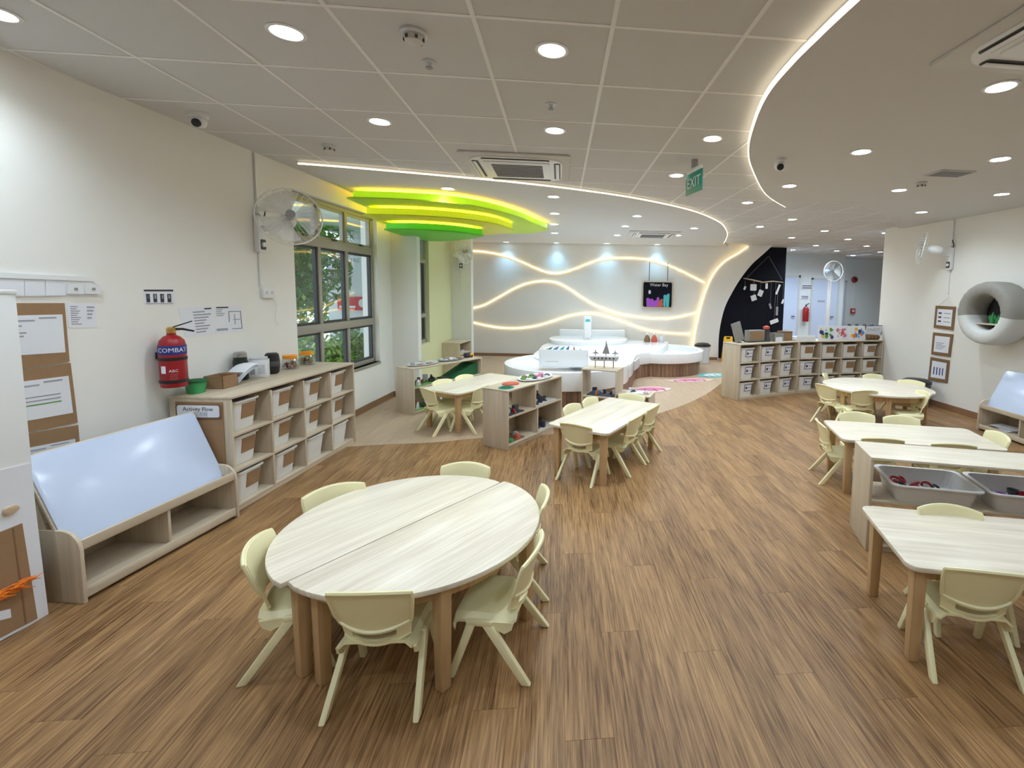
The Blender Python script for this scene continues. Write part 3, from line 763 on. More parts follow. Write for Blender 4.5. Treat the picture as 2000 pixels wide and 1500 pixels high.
# ================================================================== open shelves
def open_shelf(label, loc, rz, L, D, Hh, levels, divs, name='open_shelf', group='open shelves', lower_back=False):
    t = thing(name, label, 'shelf', loc, rz, group); b = .018
    for x in (0, L - b): MB().box(x, x + b, 0, D, 0, Hh - b).build('side_panel', M_['oakZ'], t, bevel=.002)
    MB().box(-.002, L + .002, -.002, D + .002, Hh - b, Hh).build('top_panel', M_['oakX'], t, bevel=.003)
    MB().box(b, L - b, .002, D - .002, .03, .048).build('bottom_panel', M_['oakX'], t, bevel=.002)
    MB().box(b, L - b, .012, .03, 0, .03).build('plinth', M_['oakX'], t)
    for z in levels: MB().box(b, L - b, .002, D - .002, z - b, z).build('shelf', M_['oakX'], t, bevel=.002)
    for x, z0, z1 in divs: MB().box(x - b / 2, x + b / 2, .004, D - .004, z0, z1).build('divider', M_['oakZ'], t, bevel=.002)
    if lower_back: MB().box(b, L - b, D - .014, D - .004, .048, levels[0] - b).build('back_panel', M_['oakX'], t)
    return t
s0, s1 = F(992, 880), F(1097, 832)
dv = s1 - s0; sa_ = math.atan2(dv.y, dv.x); SHL = dv.length
shM = open_shelf('open oak shelf with trays of toys, near the middle table', (s0.x, s0.y, 0), sa_, SHL, .33, .615, (.34,), ((SHL * .48, .34, .597), (SHL * .52, .048, .322)), lower_back=True)
s0 = F(809, 812); sl_a = rad(57)
shL = open_shelf('low oak shelf with green play mats beside the recess wall', (s0.x, s0.y, 0), sl_a, 1.25, .34, .607, (.36,), ((.62, .048, .342),), lower_back=True)
# corner shelf by the column
s0 = F(918, 722); 
shC = open_shelf('small oak bookcase standing in front of the white column', (-1.78, 8.55, 0), rad(82), .62, .42, .66, (.25, .45), (), group='open shelves', lower_back=True)
# stepped shelf behind the middle table
t = thing('step_shelf', 'stepped oak display shelf between the middle table and white play counter', 'shelf', (.285, 6.06, 0), rad(-23))
b = .018
MB().box(0, b, 0, .33, 0, .60).build('side_panel', M_['oakZ'], t, bevel=.002)
MB().box(.46, .46 + b, 0, .33, 0, .60).build('side_panel', M_['oakZ'], t, bevel=.002)
MB().box(-.002, .48, -.002, .332, .60, .618).build('top_panel', M_['oakX'], t, bevel=.003)
MB().box(b, .46, .002, .328, .245, .263).build('shelf', M_['oakX'], t, bevel=.002)
MB().box(b, .46, .002, .328, .03, .048).build('bottom_panel', M_['oakX'], t, bevel=.002)
MB().box(.478, .92, .0, .33, .30, .318).build('low_top', M_['oakX'], t, bevel=.003)
MB().box(.90, .918, .002, .328, 0, .30).build('side_panel', M_['oakZ'], t, bevel=.002)
MB().box(.478, .90, .310, .328, 0, .30).build('back_panel', M_['oakX'], t, bevel=.002)
stepS = t
# tray shelf at right
g0 = F(1690, 1075); ta_ = rad(-17.5)
TRL = 1.35
t = open_shelf('oak shelf holding two grey trays between the right-hand tables', (g0.x, g0.y, 0), ta_, TRL, .34, .615, (.335, .16), (), name='tray_shelf')
shT = t

# ================================================================== whiteboard browser shelves
def browser(label, loc, rz, L, D, Hb, Ht, ledge=.06):
    """front along local x, depth +y"""
    t = thing('whiteboard_shelf', label, 'shelf', loc, rz, 'whiteboard shelves'); b = .018
    yz = [(0, 0), (D, 0), (D, Hb + .04), (.10, Hb + .04)] + [(.10 - .10 * math.sin(a), Hb - .06 + .10 * math.cos(a)) for a in (.3, .6, .9, 1.2, PI / 2)]
    P = Matrix(((0, 0, 1, 0), (1, 0, 0, 0), (0, 1, 0, 0), (0, 0, 0, 1)))
    for x in (0, L - b):
        MB().prism(yz, x, x + b, P).build('side_panel', M_['oakZ'], t, bevel=.003)
    MB().box(b, L - b, .015, D - .01, .045, .063).build('bottom_panel', M_['oakX'], t, bevel=.002)
    MB().box(b, L - b, .008, .024, .02, .075).build('plinth', M_['oakX'], t, bevel=.002)
    MB().box(b, L - b, .012, .14, Hb - .065, Hb - .047).build('ledge', M_['oakX'], t, bevel=.002)
    MB().box(b, L - b, .010, .026, Hb - .065, Hb - .012).build('ledge_lip', M_['oakX'], t, bevel=.002)
    MB().box(b, L - b, D - .016, D - .004, .06, Hb).build('back_panel', M_['oakX'], t)
    MB().box(L / 2 - b / 2, L / 2 + b / 2, .02, D - .016, .063, Hb - .065).build('divider', M_['oakZ'], t, bevel=.002)
    # leaning board
    ly, lz, ty, tz = .085, Hb - .045, D - .10, Ht
    ang = math.atan2(tz - lz, ty - ly); ln = math.hypot(tz - lz, ty - ly)
    Mx = Tr(0, ly, lz) @ RotX(ang)
    MB().box(.004, L - .004, 0, ln, -.024, -.010, Mx).build('board_backing', M_['oakX'], t, bevel=.003)
    MB().prism(rrect(.012, L - .012, .0, ln - .008, .035), -.010, -.002, Mx).build('whiteboard', M_['board'], t, bevel=.002)
    MB().prism([(D - .03, Hb), (ty - .002, tz - .02), (ly + .09, lz + .06), (ly + .06, Hb)], .004, .012, P).build('gusset', M_['oakZ'], t)
    MB().prism([(D - .03, Hb), (ty - .002, tz - .02), (ly + .09, lz + .06), (ly + .06, Hb)], L - .012, L - .004, P).build('gusset', M_['oakZ'], t)
    return t
b0, b1 = F(165, 1180), F(479, 1003)
dv = b1 - b0
wbL = browser('sloping whiteboard shelf with two open cubbies against the left wall', (b0.x, b0.y, 0), math.atan2(dv.y, dv.x), dv.length - .045, .39, .34, .755)
wbR = browser('sloping whiteboard shelf against the right wall, cut by the frame', (5.16, 5.22, 0), rad(-90 - 4), 1.1, .40, .34, .755)
M_['flask'] = plain('black_green_enamel', (.012, .022, .016), .35)
def shrink_(poly, k):
    cx = sum(p[0] for p in poly) / len(poly); cy = sum(p[1] for p in poly) / len(poly)
    return [(cx + (x - cx) * k, cy + (y - cy) * k) for x, y in poly]
# ================================================================== helpers for things on walls
def off_plane(pl, off):
    """plane shifted towards the room (towards the camera side)"""
    (ax, ay), (bx, by) = pl; d = Vector((bx - ax, by - ay, 0)).normalized(); n = Vector((-d.y, d.x, 0))
    mid = Vector(((ax + bx) / 2, (ay + by) / 2, 0))
    if n.dot(Vector((.5, 0, 0)) - mid) < 0: n = -n
    return ((ax + n.x * off, ay + n.y * off), (bx + n.x * off, by + n.y * off)), n
def wall_quad(corners, pl, off, th):
    """thin sheet on a wall from pixel corners, measured on the wall itself"""
    P2, n = off_plane(pl, 0); pts = [W(x, y, pl) for x, y in corners]
    A = [p + n * (off + th) for p in pts]; B = [p + n * off for p in pts]; k = len(pts)
    return MB().add(A + B, [tuple(range(k)), tuple(range(k, 2 * k))[::-1]] + [(i, (i + 1) % k, k + (i + 1) % k, k + i) for i in range(k)])
def lerp_quad(c, u0, u1, v0, v1):
    """sub-rectangle of a pixel quad given TL,TR,BR,BL"""
    q = lambda u, v: tuple((c[0][i] * (1 - u) + c[1][i] * u) * (1 - v) + (c[3][i] * (1 - u) + c[2][i] * u) * v for i in (0, 1))
    return [q(u0, v0), q(u1, v0), q(u1, v1), q(u0, v1)]
def sheet_with_lines(name, label, cat, c, pl, off, mat, lines, group=None, th=.0015, parent=None):
    o = wall_quad(c, pl, off, th).build(name, mat, parent, smooth=0)
    if parent is None: tag(o, label, cat, group)
    for (u0, u1, v0, v1, mk) in lines:
        wall_quad(lerp_quad(c, u0, u1, v0, v1), pl, off + th + .0004, .0006).build('print_mark', M_[mk], o, smooth=0)
    return o
rows_txt = lambda u0, u1, v0, v1, n, mk='inkgrey', seed=1: [(u0, u0 + (u1 - u0) * (.55 + .45 * ((k * 37 + seed * 13) % 10) / 10), v0 + (v1 - v0) * k / n, v0 + (v1 - v0) * (k + .45) / n, mk) for k in range(n)]

# ================================================================== left foreground: white cupboard with paper house front
PLC = ((-2.5, 2.43), (-2.575, 1.43))
cu = thing('white_cupboard', 'tall white cupboard end at the left edge with a paper house front', 'cupboard', (0, 0, 0))
Mc = Tr(-2.5, 2.43, 0) @ RotZ(LWA - PI / 2)
MB().box(-.24, 0, -1.0, 0, 0, 1.57, Mc).build('carcass', M_['wall_white'], cu, bevel=.004)
MB().box(-.24, .004, -1.0, .002, 1.57, 1.59, Mc).build('top_panel', M_['white'], cu, bevel=.003)
hs = wall_quad([(-60, 930), (57, 905), (93, 1201), (-60, 1283)], PLC, .001, .004).build('paper_house_front', M_['paper'], None, smooth=0)
tag(hs, 'white paper sheet with a brown card door taped to the cupboard at left', 'poster')
wall_quad([(-60, 1062), (40, 1022), (70, 1208), (-60, 1275)], PLC, .0055, .003).build('card_door', M_['card'], hs, smooth=0)
wall_quad([(20, 1032), (23, 1031), (49, 1218), (46, 1220)], PLC, .009, .0008).build('door_seam', M_['cardd'], hs, smooth=0)
wall_quad([(-8, 1195), (16, 1189), (18, 1206), (-8, 1213)], PLC, .009, .001).build('card_tag', M_['paper'], hs, smooth=0)
# orange tassel hanging on the door
c0 = W(22, 1150, off_plane(PLC, .03)[0]); tas = MB(); rnd = random.Random(3)
nP = off_plane(PLC, 0)[1]; dP = Vector((-.075, -1, 0)).normalized()
for k in range(46):
    a = rnd.uniform(-.5, .5); ln = rnd.uniform(.05, .11); u = rnd.uniform(-.04, .14)
    p = c0 + dP * u + Vector((0, 0, rnd.uniform(-.012, .014))) + nP * rnd.uniform(-.012, .02)
    q = p - dP * ln * math.cos(a) * .8 + Vector((0, 0, ln * math.sin(a) * .5 - .012)) + nP * rnd.uniform(-.005, .015)
    tas.tube([p, (p + q) / 2 + Vector((0, 0, rnd.uniform(-.008, .008))), q], [.004, .0035, .0015], 5)
tag(tas.build('raffia_tassel', M_['orange']), 'bundle of orange raffia strands on the brown card door', 'decoration')
c1 = W(18, 997, off_plane(PLC, .012)[0])
kn = MB().prism([(.028 * math.cos(a) * (1 + .25 * math.cos(a)), .02 * math.sin(a)) for a in [k * PI / 10 for k in range(20)]], -.008, .008, TM(c1.x, c1.y, c1.z, -dP, (0, 0, 1))).build('wooden_knob', M_['skin'], None, bevel=.003)
tag(kn, 'small leaf-shaped wooden slice stuck above the card door', 'decoration')
f0 = F(2, 1283)
bl = thing('white_block', 'white plastic block on the floor at the lower left edge', 'block', (f0.x - .03, f0.y - .02, 0))
MB().box(-.05, .03, -.06, .02, .0, .028).build('body', M_['white'], bl, bevel=.006); MB().box(-.045, .025, -.055, .015, .028, .034).build('lid', M_['pale'], bl, bevel=.003)

# ================================================================== left wall papers
pt = thing('paper_rail', 'long white rail with a row of blank paper cards on the left wall', 'wall rail', (0, 0, 0))
wall_quad([(-40, 530), (178, 541), (182, 550), (-40, 541)], LW, .0, .014).build('rail_top', M_['white'], pt, smooth=0)
wall_quad([(-40, 541), (182, 550), (190, 578), (-40, 580)], LW, .0, .006).build('rail_back', M_['white'], pt, smooth=0)
for k, (x0, x1) in enumerate(((-30, 43), (45, 84), (86, 124))):
    wall_quad([(x0, 547 + x0 * .006), (x1, 547 + x1 * .006), (x1 + 1, 577), (x0 + 1, 578)], LW, .007, .002).build('card', M_['paper'], pt, smooth=0)
for k, x0 in enumerate((128, 163)):
    o = wall_quad([(x0, 556), (x0 + 29, 557), (x0 + 29, 574), (x0, 574)], LW, .007, .010).build('switch_plate', M_['white'], pt)
    wall_quad([(x0 + 11, 562), (x0 + 17, 562), (x0 + 17, 567), (x0 + 11, 567)], LW, .0175, .003).build('rocker', M_['grey'], o)
CARD = [((18, 592), (123, 592), (133, 706), (30, 722)), ((33, 724), (135, 709), (149, 825), (48, 845)), ((50, 847), (150, 830), (156, 905), (60, 925))]
PAP = [((-6, 617), (118, 614), (124, 688), (2, 696)), ((0, 750), (130, 734), (139, 806), (6, 830)), ((15, 882), (143, 857), (149, 905), (20, 930))]
for k in range(3):
    nm = ['top', 'middle', 'lowest'][k]
    o = wall_quad(CARD[k], LW, .003, .006).build('cardboard_display', M_['card'], None, smooth=0)
    tag(o, '%s of three brown cardboard panels hanging behind the left cupboard' % nm, 'notice board', 'cardboard panels on the left wall')
    marks = [(.62, .9, .06, .10, 'inkgrey'), (.1, .55, .12, .16, 'inkgrey')] + ([(.05, .85, .42 + .1 * q, .45 + .1 * q, ['inkgrey', 'inkgrey', 'grass'][q]) for q in range(3)] if k == 1 else rows_txt(.1, .45, .25, .6, 4))
    sheet_with_lines('notice_sheet', 'white printed sheet on the %s cardboard panel at left' % nm, 'paper', PAP[k], LW, .0095, M_['paper'], marks, 'sheets on cardboard panels')
sheet_with_lines('wall_list', 'small grey printed list beside the cardboard panels under the rail', 'paper', [(130, 592), (186, 593), (189, 640), (134, 640)], LW, .0005, M_['paper'], rows_txt(.1, .48, .12, .92, 9) + rows_txt(.68, .95, .12, .7, 4, seed=3))
sheet_with_lines('wall_notice', 'black-headed pictogram notice on the left wall, above the extinguisher', 'notice', [(279, 565), (339, 565), (341, 595), (281, 595)], LW, .0005, M_['paper'], [(.02, .97, .02, .14, 'ink')] + [(.08 + q * .23, .2 + q * .23, .3, .85, 'ink') for q in range(4)] + [(.11 + q * .23, .17 + q * .23, .35, .6, 'paper') for q in range(4)] + [(.05, .95, .9, .95, 'inkgrey')])
sheet_with_lines('plan_sheet', 'left of two pale printed sheets on the wall above the cubby', 'paper', [(347, 602), (415, 598), (418, 652), (362, 659)], LW, .0005, M_['paper'], [(.75, .95, .05, .1, 'ink')] + rows_txt(.4, .95, .15, .95, 8, seed=4))
sheet_with_lines('plan_sheet', 'right of two pale printed sheets on the wall, with a floor plan', 'paper', [(419, 598), (471, 597), (476, 648), (420, 652)], LW, .0005, M_['paper'], [(.05, .5, .03, .08, 'ink')] + rows_txt(.05, .4, .12, .4, 4) + [(.5, .95, .2, .22, 'ink'), (.5, .52, .2, .6, 'ink'), (.93, .95, .2, .85, 'ink'), (.6, .95, .85, .87, 'ink'), (.65, .9, .5, .53, 'inkgrey'), (.7, .73, .3, .7, 'inkgrey'), (.05, .45, .82, .9, 'inkgrey')])

# ================================================================== fans
def wall_fan(label, loc, rz, tilt=0.0, pan=0.0, size=.20, conduit=None, group='wall fans', drop=.5):
    """local: wall at y=0, room is -y; loc is the mounting box"""
    t = thing('wall_fan', label, 'fan', loc, rz, group)
    MB().box(-.05, .05, -.045, 0, -.16, .16).build('mount_box', M_['white'], t, bevel=.008)
    k = MB().prism(rrect(-.032, .032, -.135, -.045, .012), 0, .004, Matrix(((1, 0, 0, 0), (0, 0, -1, -.045), (0, 1, 0, 0), (0, 0, 0, 1)))).build('control_plate', M_['dark'], t)
    MB().lathe([(0, 0), (.022, 0), (.02, .014), (0, .014)], 16, Tr(0, -.048, -.09) @ RotX(PI / 2)).build('knob', M_['white'], k)
    MB().tube([(0, -.03, .05), (0, -.18, .06), (0, -.27, .10)], [.028, .024, .022], 10).build('arm', M_['white'], t)
    Mh = Tr(0, -.27, .12) @ RotZ(pan) @ RotX(tilt)
    MB().lathe([(0, .07), (.04, .065), (.062, .03), (.066, -.02), (.058, -.09), (.04, -.115), (0, -.12)], 20, Mh @ RotX(PI / 2) @ Tr(0, 0, .02)).build('motor', M_['white'], t)
    yF = -.14
    def pt_(r, a, y): return Vector((r * math.cos(a), y, r * math.sin(a)))
    g = MB()
    for q in range(30):
        a = 2 * PI * q / 30
        g.tube([pt_(.035, a, yF - .075), pt_(size * .6, a, yF - .066), pt_(size * .93, a, yF - .035), pt_(size, a, yF)], .0013, 4, M=Mh)
        g.tube([pt_(.05, a, yF + .055), pt_(size * .7, a, yF + .05), pt_(size, a, yF)], .0013, 4, M=Mh)
    g.build('grille', M_['white'], t)
    MB().tube([pt_(size, 2 * PI * q / 40, yF) for q in range(40)], .006, 6, closed=True, M=Mh).build('grille_ring', M_['white'], t)
    MB().lathe([(0, 0), (.036, 0), (.036, .006), (0, .008)], 20, Mh @ Tr(0, yF - .074, 0) @ RotX(PI / 2)).build('badge', M_['grey'], t)
    MB().lathe([(0, .03), (.03, .025), (.034, -.02), (0, -.025)], 16, Mh @ Tr(0, yF - .01, 0) @ RotX(PI / 2)).build('hub', M_['grey'], t)
    for q in range(3):
        a0 = 2 * PI * q / 3
        def bl_(u, v):
            a = a0 + (u - .5) * (1.5 + .3 * v); r = .03 + v * (size * .88 - .03)
            return pt_(r, a, yF - .01 + (u - .5) * .05), (0, 1, 0)
        MB().sheet(bl_, 8, 5, .002, M=Mh).build('blade', M_['clearblade'], t)
    if conduit:
        z1, z0 = conduit
        MB().box(-.010, .010, -.016, 0, .16, z1).build('conduit', M_['white'], t)
        MB().box(-.008, .008, -.014, 0, -z0, -.16).build('conduit', M_['white'], t)
        MB().lathe([(0, 0), (.035, 0), (.035, .04), (0, .044)], 16, Tr(0, 0, .20) @ RotX(PI / 2)).build('junction_box', M_['white'], t)
        MB().tube([(.03, -.02, .22), (.05, -.05, .26), (.06, -.03, .18), (.03, -.03, .12)], .006, 6).build('cable', M_['blk'], t)
    return t
mt_, nt_, b_ = new_mat('smoky_fan_blade'); b_.inputs['Base Color'].default_value = (.80, .81, .82, 1); b_.inputs['Roughness'].default_value = .3; b_.inputs['Alpha'].default_value = .38
nz_ = nt_.nodes.new('ShaderNodeTexNoise'); nz_.inputs['Scale'].default_value = 40; M_['clearblade'] = mt_
LP = Lw(sL(4.50), 2.08, .002)
wall_fan('white wall fan beside the window on the left wall', LP, LWA, tilt=rad(-10), pan=rad(-52), size=.245, conduit=(ZC - 2.09, .46))
MBK = thing('socket_box', 'white wall socket under the left fan conduit', 'socket', Lw(sL(4.58), 1.56, .0), LWA)
MB().box(-.075, .075, -.03, 0, -.045, .045).build('plate', M_['white'], MBK, bevel=.006)
for sx in (-.035, .035): MB().box(sx - .012, sx + .012, -.034, -.03, -.01, .02).build('rocker', M_['pale'], MBK)
MB().tube([(.05, -.02, -.04), (.12, -.012, -.12), (.09, -.008, -.25), (.13, -.008, -.30)], .004, 5).build('cord', M_['white'], MBK)
cp = Vector((-2.05, YO - .002, 2.30))
wall_fan('small wall fan on the white column beside the back wall', Vector((XO + .20, YO - .002, 2.16)), 0, tilt=rad(-12), pan=rad(58), size=.21, conduit=(.45, .6))
wall_fan('white wall fan high on the right wall, seen edge-on', Vector((5.598, 6.30, 2.18)), -PI / 2, tilt=rad(-10), pan=rad(-38), size=.23, conduit=(ZC - 2.22, .52))

# ================================================================== things on the left cubby
CT = CABH
def on_cab(px, py, minoff=.07):
    p = F(px, py, CT); d = Vector((math.cos(LWA), math.sin(LWA), 0)); n = Vector((math.sin(LWA), -math.cos(LWA), 0))
    o = (p - LW0).dot(n)
    if o < minoff:
        p2 = W(px, py, off_plane(LW, minoff)[0]); p = Vector((p2.x, p2.y, CT))
    return p
e = on_cab(341, 752, .105); e.z = .925
t = thing('fire_extinguisher', 'red fire extinguisher hung on the wall above the near end of the left cubby', 'fire extinguisher', e, rad(30))
MB().box(-.015, .015, -.103, -.07, .19, .235, RotZ(LWA - rad(30) + PI)).build('wall_bracket', M_['blk'], t)
MB().lathe([(0, 0), (.070, 0), (.074, .012), (.074, .285), (.066, .32), (.045, .345), (.026, .355), (.024, .372), (0, .372)], 28).build('cylinder', M_['red'], t)
MB().lathe([(.0745, .225), (.0758, .226), (.0758, .286), (.0745, .287)], 28).build('blue_band', M_['navy'], t)
for z in (.03, .185): MB().lathe([(.0742, z), (.0775, z + .002), (.0775, z + .02), (.0742, z + .022)], 28).build('strap', M_['blk'], t)
MB().lathe([(0, .37), (.026, .37), (.026, .40), (.016, .412), (0, .412)], 16).build('valve', M_['brass'], t)
MB().tube([(0, -.045, .395), (0, .01, .395)], .012, 8).build('gauge', M_['brass'], t)
MB().add([(.0, -.01, .41), (.11, -.01, .452), (.115, -.01, .446), (.0, -.01, .40), (.0, .012, .41), (.11, .012, .452), (.115, .012, .446), (.0, .012, .40)], [(0, 1, 2, 3), (7, 6, 5, 4), (0, 4, 5, 1), (1, 5, 6, 2), (2, 6, 7, 3), (3, 7, 4, 0)]).build('lever', M_['blk'], t, bevel=.003)
MB().tube([(.0, 0, .395), (.06, 0, .395), (.12, 0, .378)], [.009, .008, .006], 8).build('carry_handle', M_['blk'], t)
def wrap_text(body, size, mat, z, a0, parent, R=.0762):
    """letters bent round the cylinder, centred on angle a0"""
    o = text_mesh(body, size, mat, 'lettering', parent, Matrix.Identity(4), .0003)
    for v in o.data.vertices:
        x, y, d = v.co; a = a0 + x / R; v.co = ((R + d) * math.cos(a), (R + d) * math.sin(a), z + y)
    return o
ac = math.atan2(-e.y, -e.x) - rad(30)
wrap_text('COMBAT', .042, M_['paper'], .256, ac, t)
wrap_text('ABC', .026, M_['paper'], .115, ac, t, .0745)
for k in range(4): wrap_text('--------', .016, M_['rose'], .095 - k * .012, ac, t, .0745)
MB().lathe([(.0743, .11), (.0749, .111), (.0749, .149), (.0743, .15)], 28).build('lbl', M_['red'], t)
for nm_, z0, z1, a in (('inspection_label', .10, .15, ac - .75),):
    mb = MB(); N = 6
    vs = [(.0755 * math.cos(a - .2 + .4 * i / N), .0755 * math.sin(a - .2 + .4 * i / N), z) for z in (z0, z1) for i in range(N + 1)]
    mb.add(vs, [(i, i + 1, N + 2 + i, N + 1 + i) for i in range(N)]).build(nm_, M_['paper'], t)
for c in list(kids(t)):
    if c.name.startswith('lbl'): bpy.data.objects.remove(c)
p = on_cab(382, 751, .12)
t = thing('green_basket', 'small bright green plastic basket beside the fire extinguisher', 'basket', p, .3)
MB().lathe([(0, .002), (.05, .0), (.064, .085), (.068, .088), (.064, .09), (.058, .085), (.046, .006), (0, .006)], 20).build('tub', M_['green'], t)
MB().lathe([(.066, .082), (.072, .084), (.072, .094), (.066, .096)], 20).build('rim', M_['dgreen'], t)
p = on_cab(432, 748, .14)
t = thing('cardboard_box', 'small open cardboard box on the left cubby with papers inside', 'box', p, ca + PI / 2)
bx = MB(); 
for ee in ((-.09, .09, -.09, -.084), (-.09, .09, .084, .09), (-.09, -.084, -.09, .09), (.084, .09, -.09, .09)): bx.box(ee[0], ee[1], ee[2], ee[3], 0, .10)
bx.box(-.09, .09, -.09, .09, 0, .004); bx.build('body', M_['card'], t)
t.scale = (.8, .8, .95)
MB().box(-.09, .09, -.16, -.09, .094, .098, Tr(0, 0, 0)).build('flap', M_['cardd'], t)
t = thing('paper_stack', 'curled white paper sheets spilling from the cardboard box', 'paper', p + Vector((.02, .17, .0)), ca + PI / 2 - .2)
for k in range(3):
    MB().sheet(lambda u, v, k=k: ((-.08 + .16 * u, -.13 + .2 * v, .015 + .1 * math.sin((1 - v) * 1.9) + .012 * k + .01 * math.sin(u * 3)), (0, .4, 1)), 6, 10, .0015).build('sheet', M_['paper'], t)
p = on_cab(470, 716, .07)
t = thing('flask', 'dark green flask standing at the wall on the left cubby', 'bottle', p)
MB().lathe([(0, 0), (.048, 0), (.052, .01), (.052, .15), (.046, .18), (.046, .19), (0, .19)], 20).build('body', M_['flask'], t)
MB().lathe([(0, .19), (.043, .19), (.045, .195), (.045, .225), (.035, .235), (0, .235)], 20).build('cap', M_['steel'], t)
p = on_cab(506, 726, .12)
t = thing('white_box', 'white tissue-type box with a printed front on the left cubby', 'box', p, ca - PI / 2 + .5)
MB().box(-.07, .07, -.055, .055, 0, .15).build('body', M_['white'], t, bevel=.003)
MB().box(-.06, .06, -.05, .05, .15, .17).build('lid', M_['pale'], t, bevel=.003)
MB().box(-.055, -.02, -.0565, -.055, .03, .12).build('print_panel', M_['inkgrey'], t)
MB().box(0, .05, -.0565, -.055, .03, .11).build('print_panel', M_['pale'], t)
p = on_cab(532, 719, .12)
t = thing('speaker', 'black barrel-shaped portable speaker on the left cubby', 'speaker', p)
MB().lathe([(0, 0), (.04, 0), (.052, .012), (.058, .06), (.058, .12), (.052, .172), (.04, .185), (0, .185)], 22).build('body', M_['blk'], t)
MB().lathe([(.0585, .07), (.0595, .072), (.0595, .11), (.0585, .112)], 22).build('band', M_['dark'], t)
for (px, py, nm_) in ((567, 717, 'nearer'), (600, 711, 'farther')):
    p = on_cab(px, py, .12)
    t = thing('plastic_jar', '%s of two clear jars with orange lids on the left cubby' % nm_, 'jar', p, 0, 'jars with orange lids')
    MB().lathe([(0, 0), (.066, 0), (.07, .006), (.07, .085), (.058, .1), (.055, .1), (.066, .084), (.066, .006), (0, .004)], 22).build('jar', M_['clear'], t)
    MB().lathe([(0, .1), (.06, .1), (.06, .128), (.056, .132), (0, .132)], 22).build('lid', M_['orlid'], t)
    cl = MB(); rnd = random.Random(px)
    for mk, nmm in (('redp', 'red_beads'), ('cardd', 'brown_beads')):
        cl = MB()
        for k in range(26):
            a, r = rnd.uniform(0, 6.3), .052 * math.sqrt(rnd.random()); cl.lathe([(0, 0), (.009, .004), (.009, .012), (0, .016)], 6, Tr(r * math.cos(a), r * math.sin(a), .006 + rnd.random() * .05))
        o = cl.build(nmm, M_[mk], t); o['kind'] = 'stuff'
# sign on the cubby's end
sg = thing('activity_sign', 'brown card on the cubby end with a white Activity Flow sign', 'sign', cabL.location, cabL.rotation_euler.z)
MB().box(-.008, -.001, .05, CABD - .05, .05, CABH - .035).build('card_backing', M_['card'], sg, bevel=.002)
yz = Matrix(((0, 0, -1, 0), (1, 0, 0, 0), (0, 1, 0, 0), (0, 0, 0, 1)))
MB().prism(rrect(.055, CABD - .055, .690, .800, .02), .008, .014, yz).build('frame', M_['cardd'], sg, bevel=.002)
MB().prism(rrect(.068, CABD - .068, .703, .787, .016), .014, .0165, yz).build('sign_face', M_['paper'], sg)
text_mesh('Activity Flow', .040, M_['ink'], 'lettering', sg, TM(-.0170, CABD / 2, .760, (0, -1, 0), (0, 0, 1)))
text_mesh('\u4e00\u65e5\u6d41\u7a0b', .034, M_['inkgrey'], 'lettering', sg, TM(-.0170, CABD / 2, .722, (0, -1, 0), (0, 0, 1)))

# ================================================================== white play counter
pc = thing('play_counter', 'white curvy water-play counter with brown slatted base in the play zone', 'counter', (0, 0, 0))
def blob(c, rx, ry, n=40, rz=0): return [(c[0] + rx * math.cos(a) * math.cos(rz) - ry * math.sin(a) * math.sin(rz), c[1] + rx * math.cos(a) * math.sin(rz) + ry * math.sin(a) * math.cos(rz)) for a in [2 * PI * k / n for k in range(n)]]
def basin(poly, polyin, z0, z1, zin, nm):
    n = len(poly); vs = [(x, y, z0) for x, y in poly] + [(x, y, z1) for x, y in poly] + [(x, y, z1) for x, y in polyin] + [(x, y, zin) for x, y in polyin]
    fs = [tuple(range(n))[::-1]] + [(i, (i + 1) % n, n + (i + 1) % n, n + i) for i in range(n)] + [(n + i, n + (i + 1) % n, 2 * n + (i + 1) % n, 2 * n + i) for i in range(n)] + [(2 * n + i, 2 * n + (i + 1) % n, 3 * n + (i + 1) % n, 3 * n + i) for i in range(n)] + [tuple(range(3 * n, 4 * n))]
    return MB().add(vs, fs).build(nm, M_['solid'], pc, bevel=.006, smooth=35)
cA, cB = (.12, 7.42), (2.08, 9.60)
basin(blob(cA, .98, 1.02), blob(cA, .90, .94), .235, .50, .44, 'left_lobe')
basin(blob(cB, .90, .93), blob(cB, .80, .83), .27, .455, .34, 'right_lobe')
neck = smooth_line([(.75, 6.75, 0), (1.12, 7.35, 0), (1.28, 7.95, 0), (1.45, 8.55, 0), (1.9, 9.0, 0), (2.4, 10.30, 0), (2.45, 10.85, 0), (1.5, 11.0, 0), (.2, 11.1, 0), (-.3, 10.2, 0), (-.4, 9.2, 0), (-.45, 8.2, 0), (0, 7.4, 0)], 5, closed=True)
MB().prism([(p.x, p.y) for p in neck], .26, .475).build('centre_body', M_['solid'], pc, bevel=.006, smooth=35)
hi = smooth_line([(-.22, 10.35, 0), (.1, 9.95, 0), (.7, 9.85, 0), (1.3, 10.1, 0), (1.55, 10.6, 0), (1.4, 11.05, 0), (.7, 11.15, 0), (-.1, 11.1, 0)], 5, closed=True)
MB().prism([(p.x, p.y) for p in hi], .475, .555).build('raised_ledge', M_['solid'], pc, bevel=.006, smooth=35)
MB().box(.0, 1.55, 11.1, 11.3, .475, .70).build('splashback', M_['wall_white'], pc, bevel=.004)
MB().prism([(1.24, 7.75), (1.40, 8.20), (1.42, 8.19), (1.26, 7.74)], .30, .46).build('switch_panel', M_['pale'], pc)
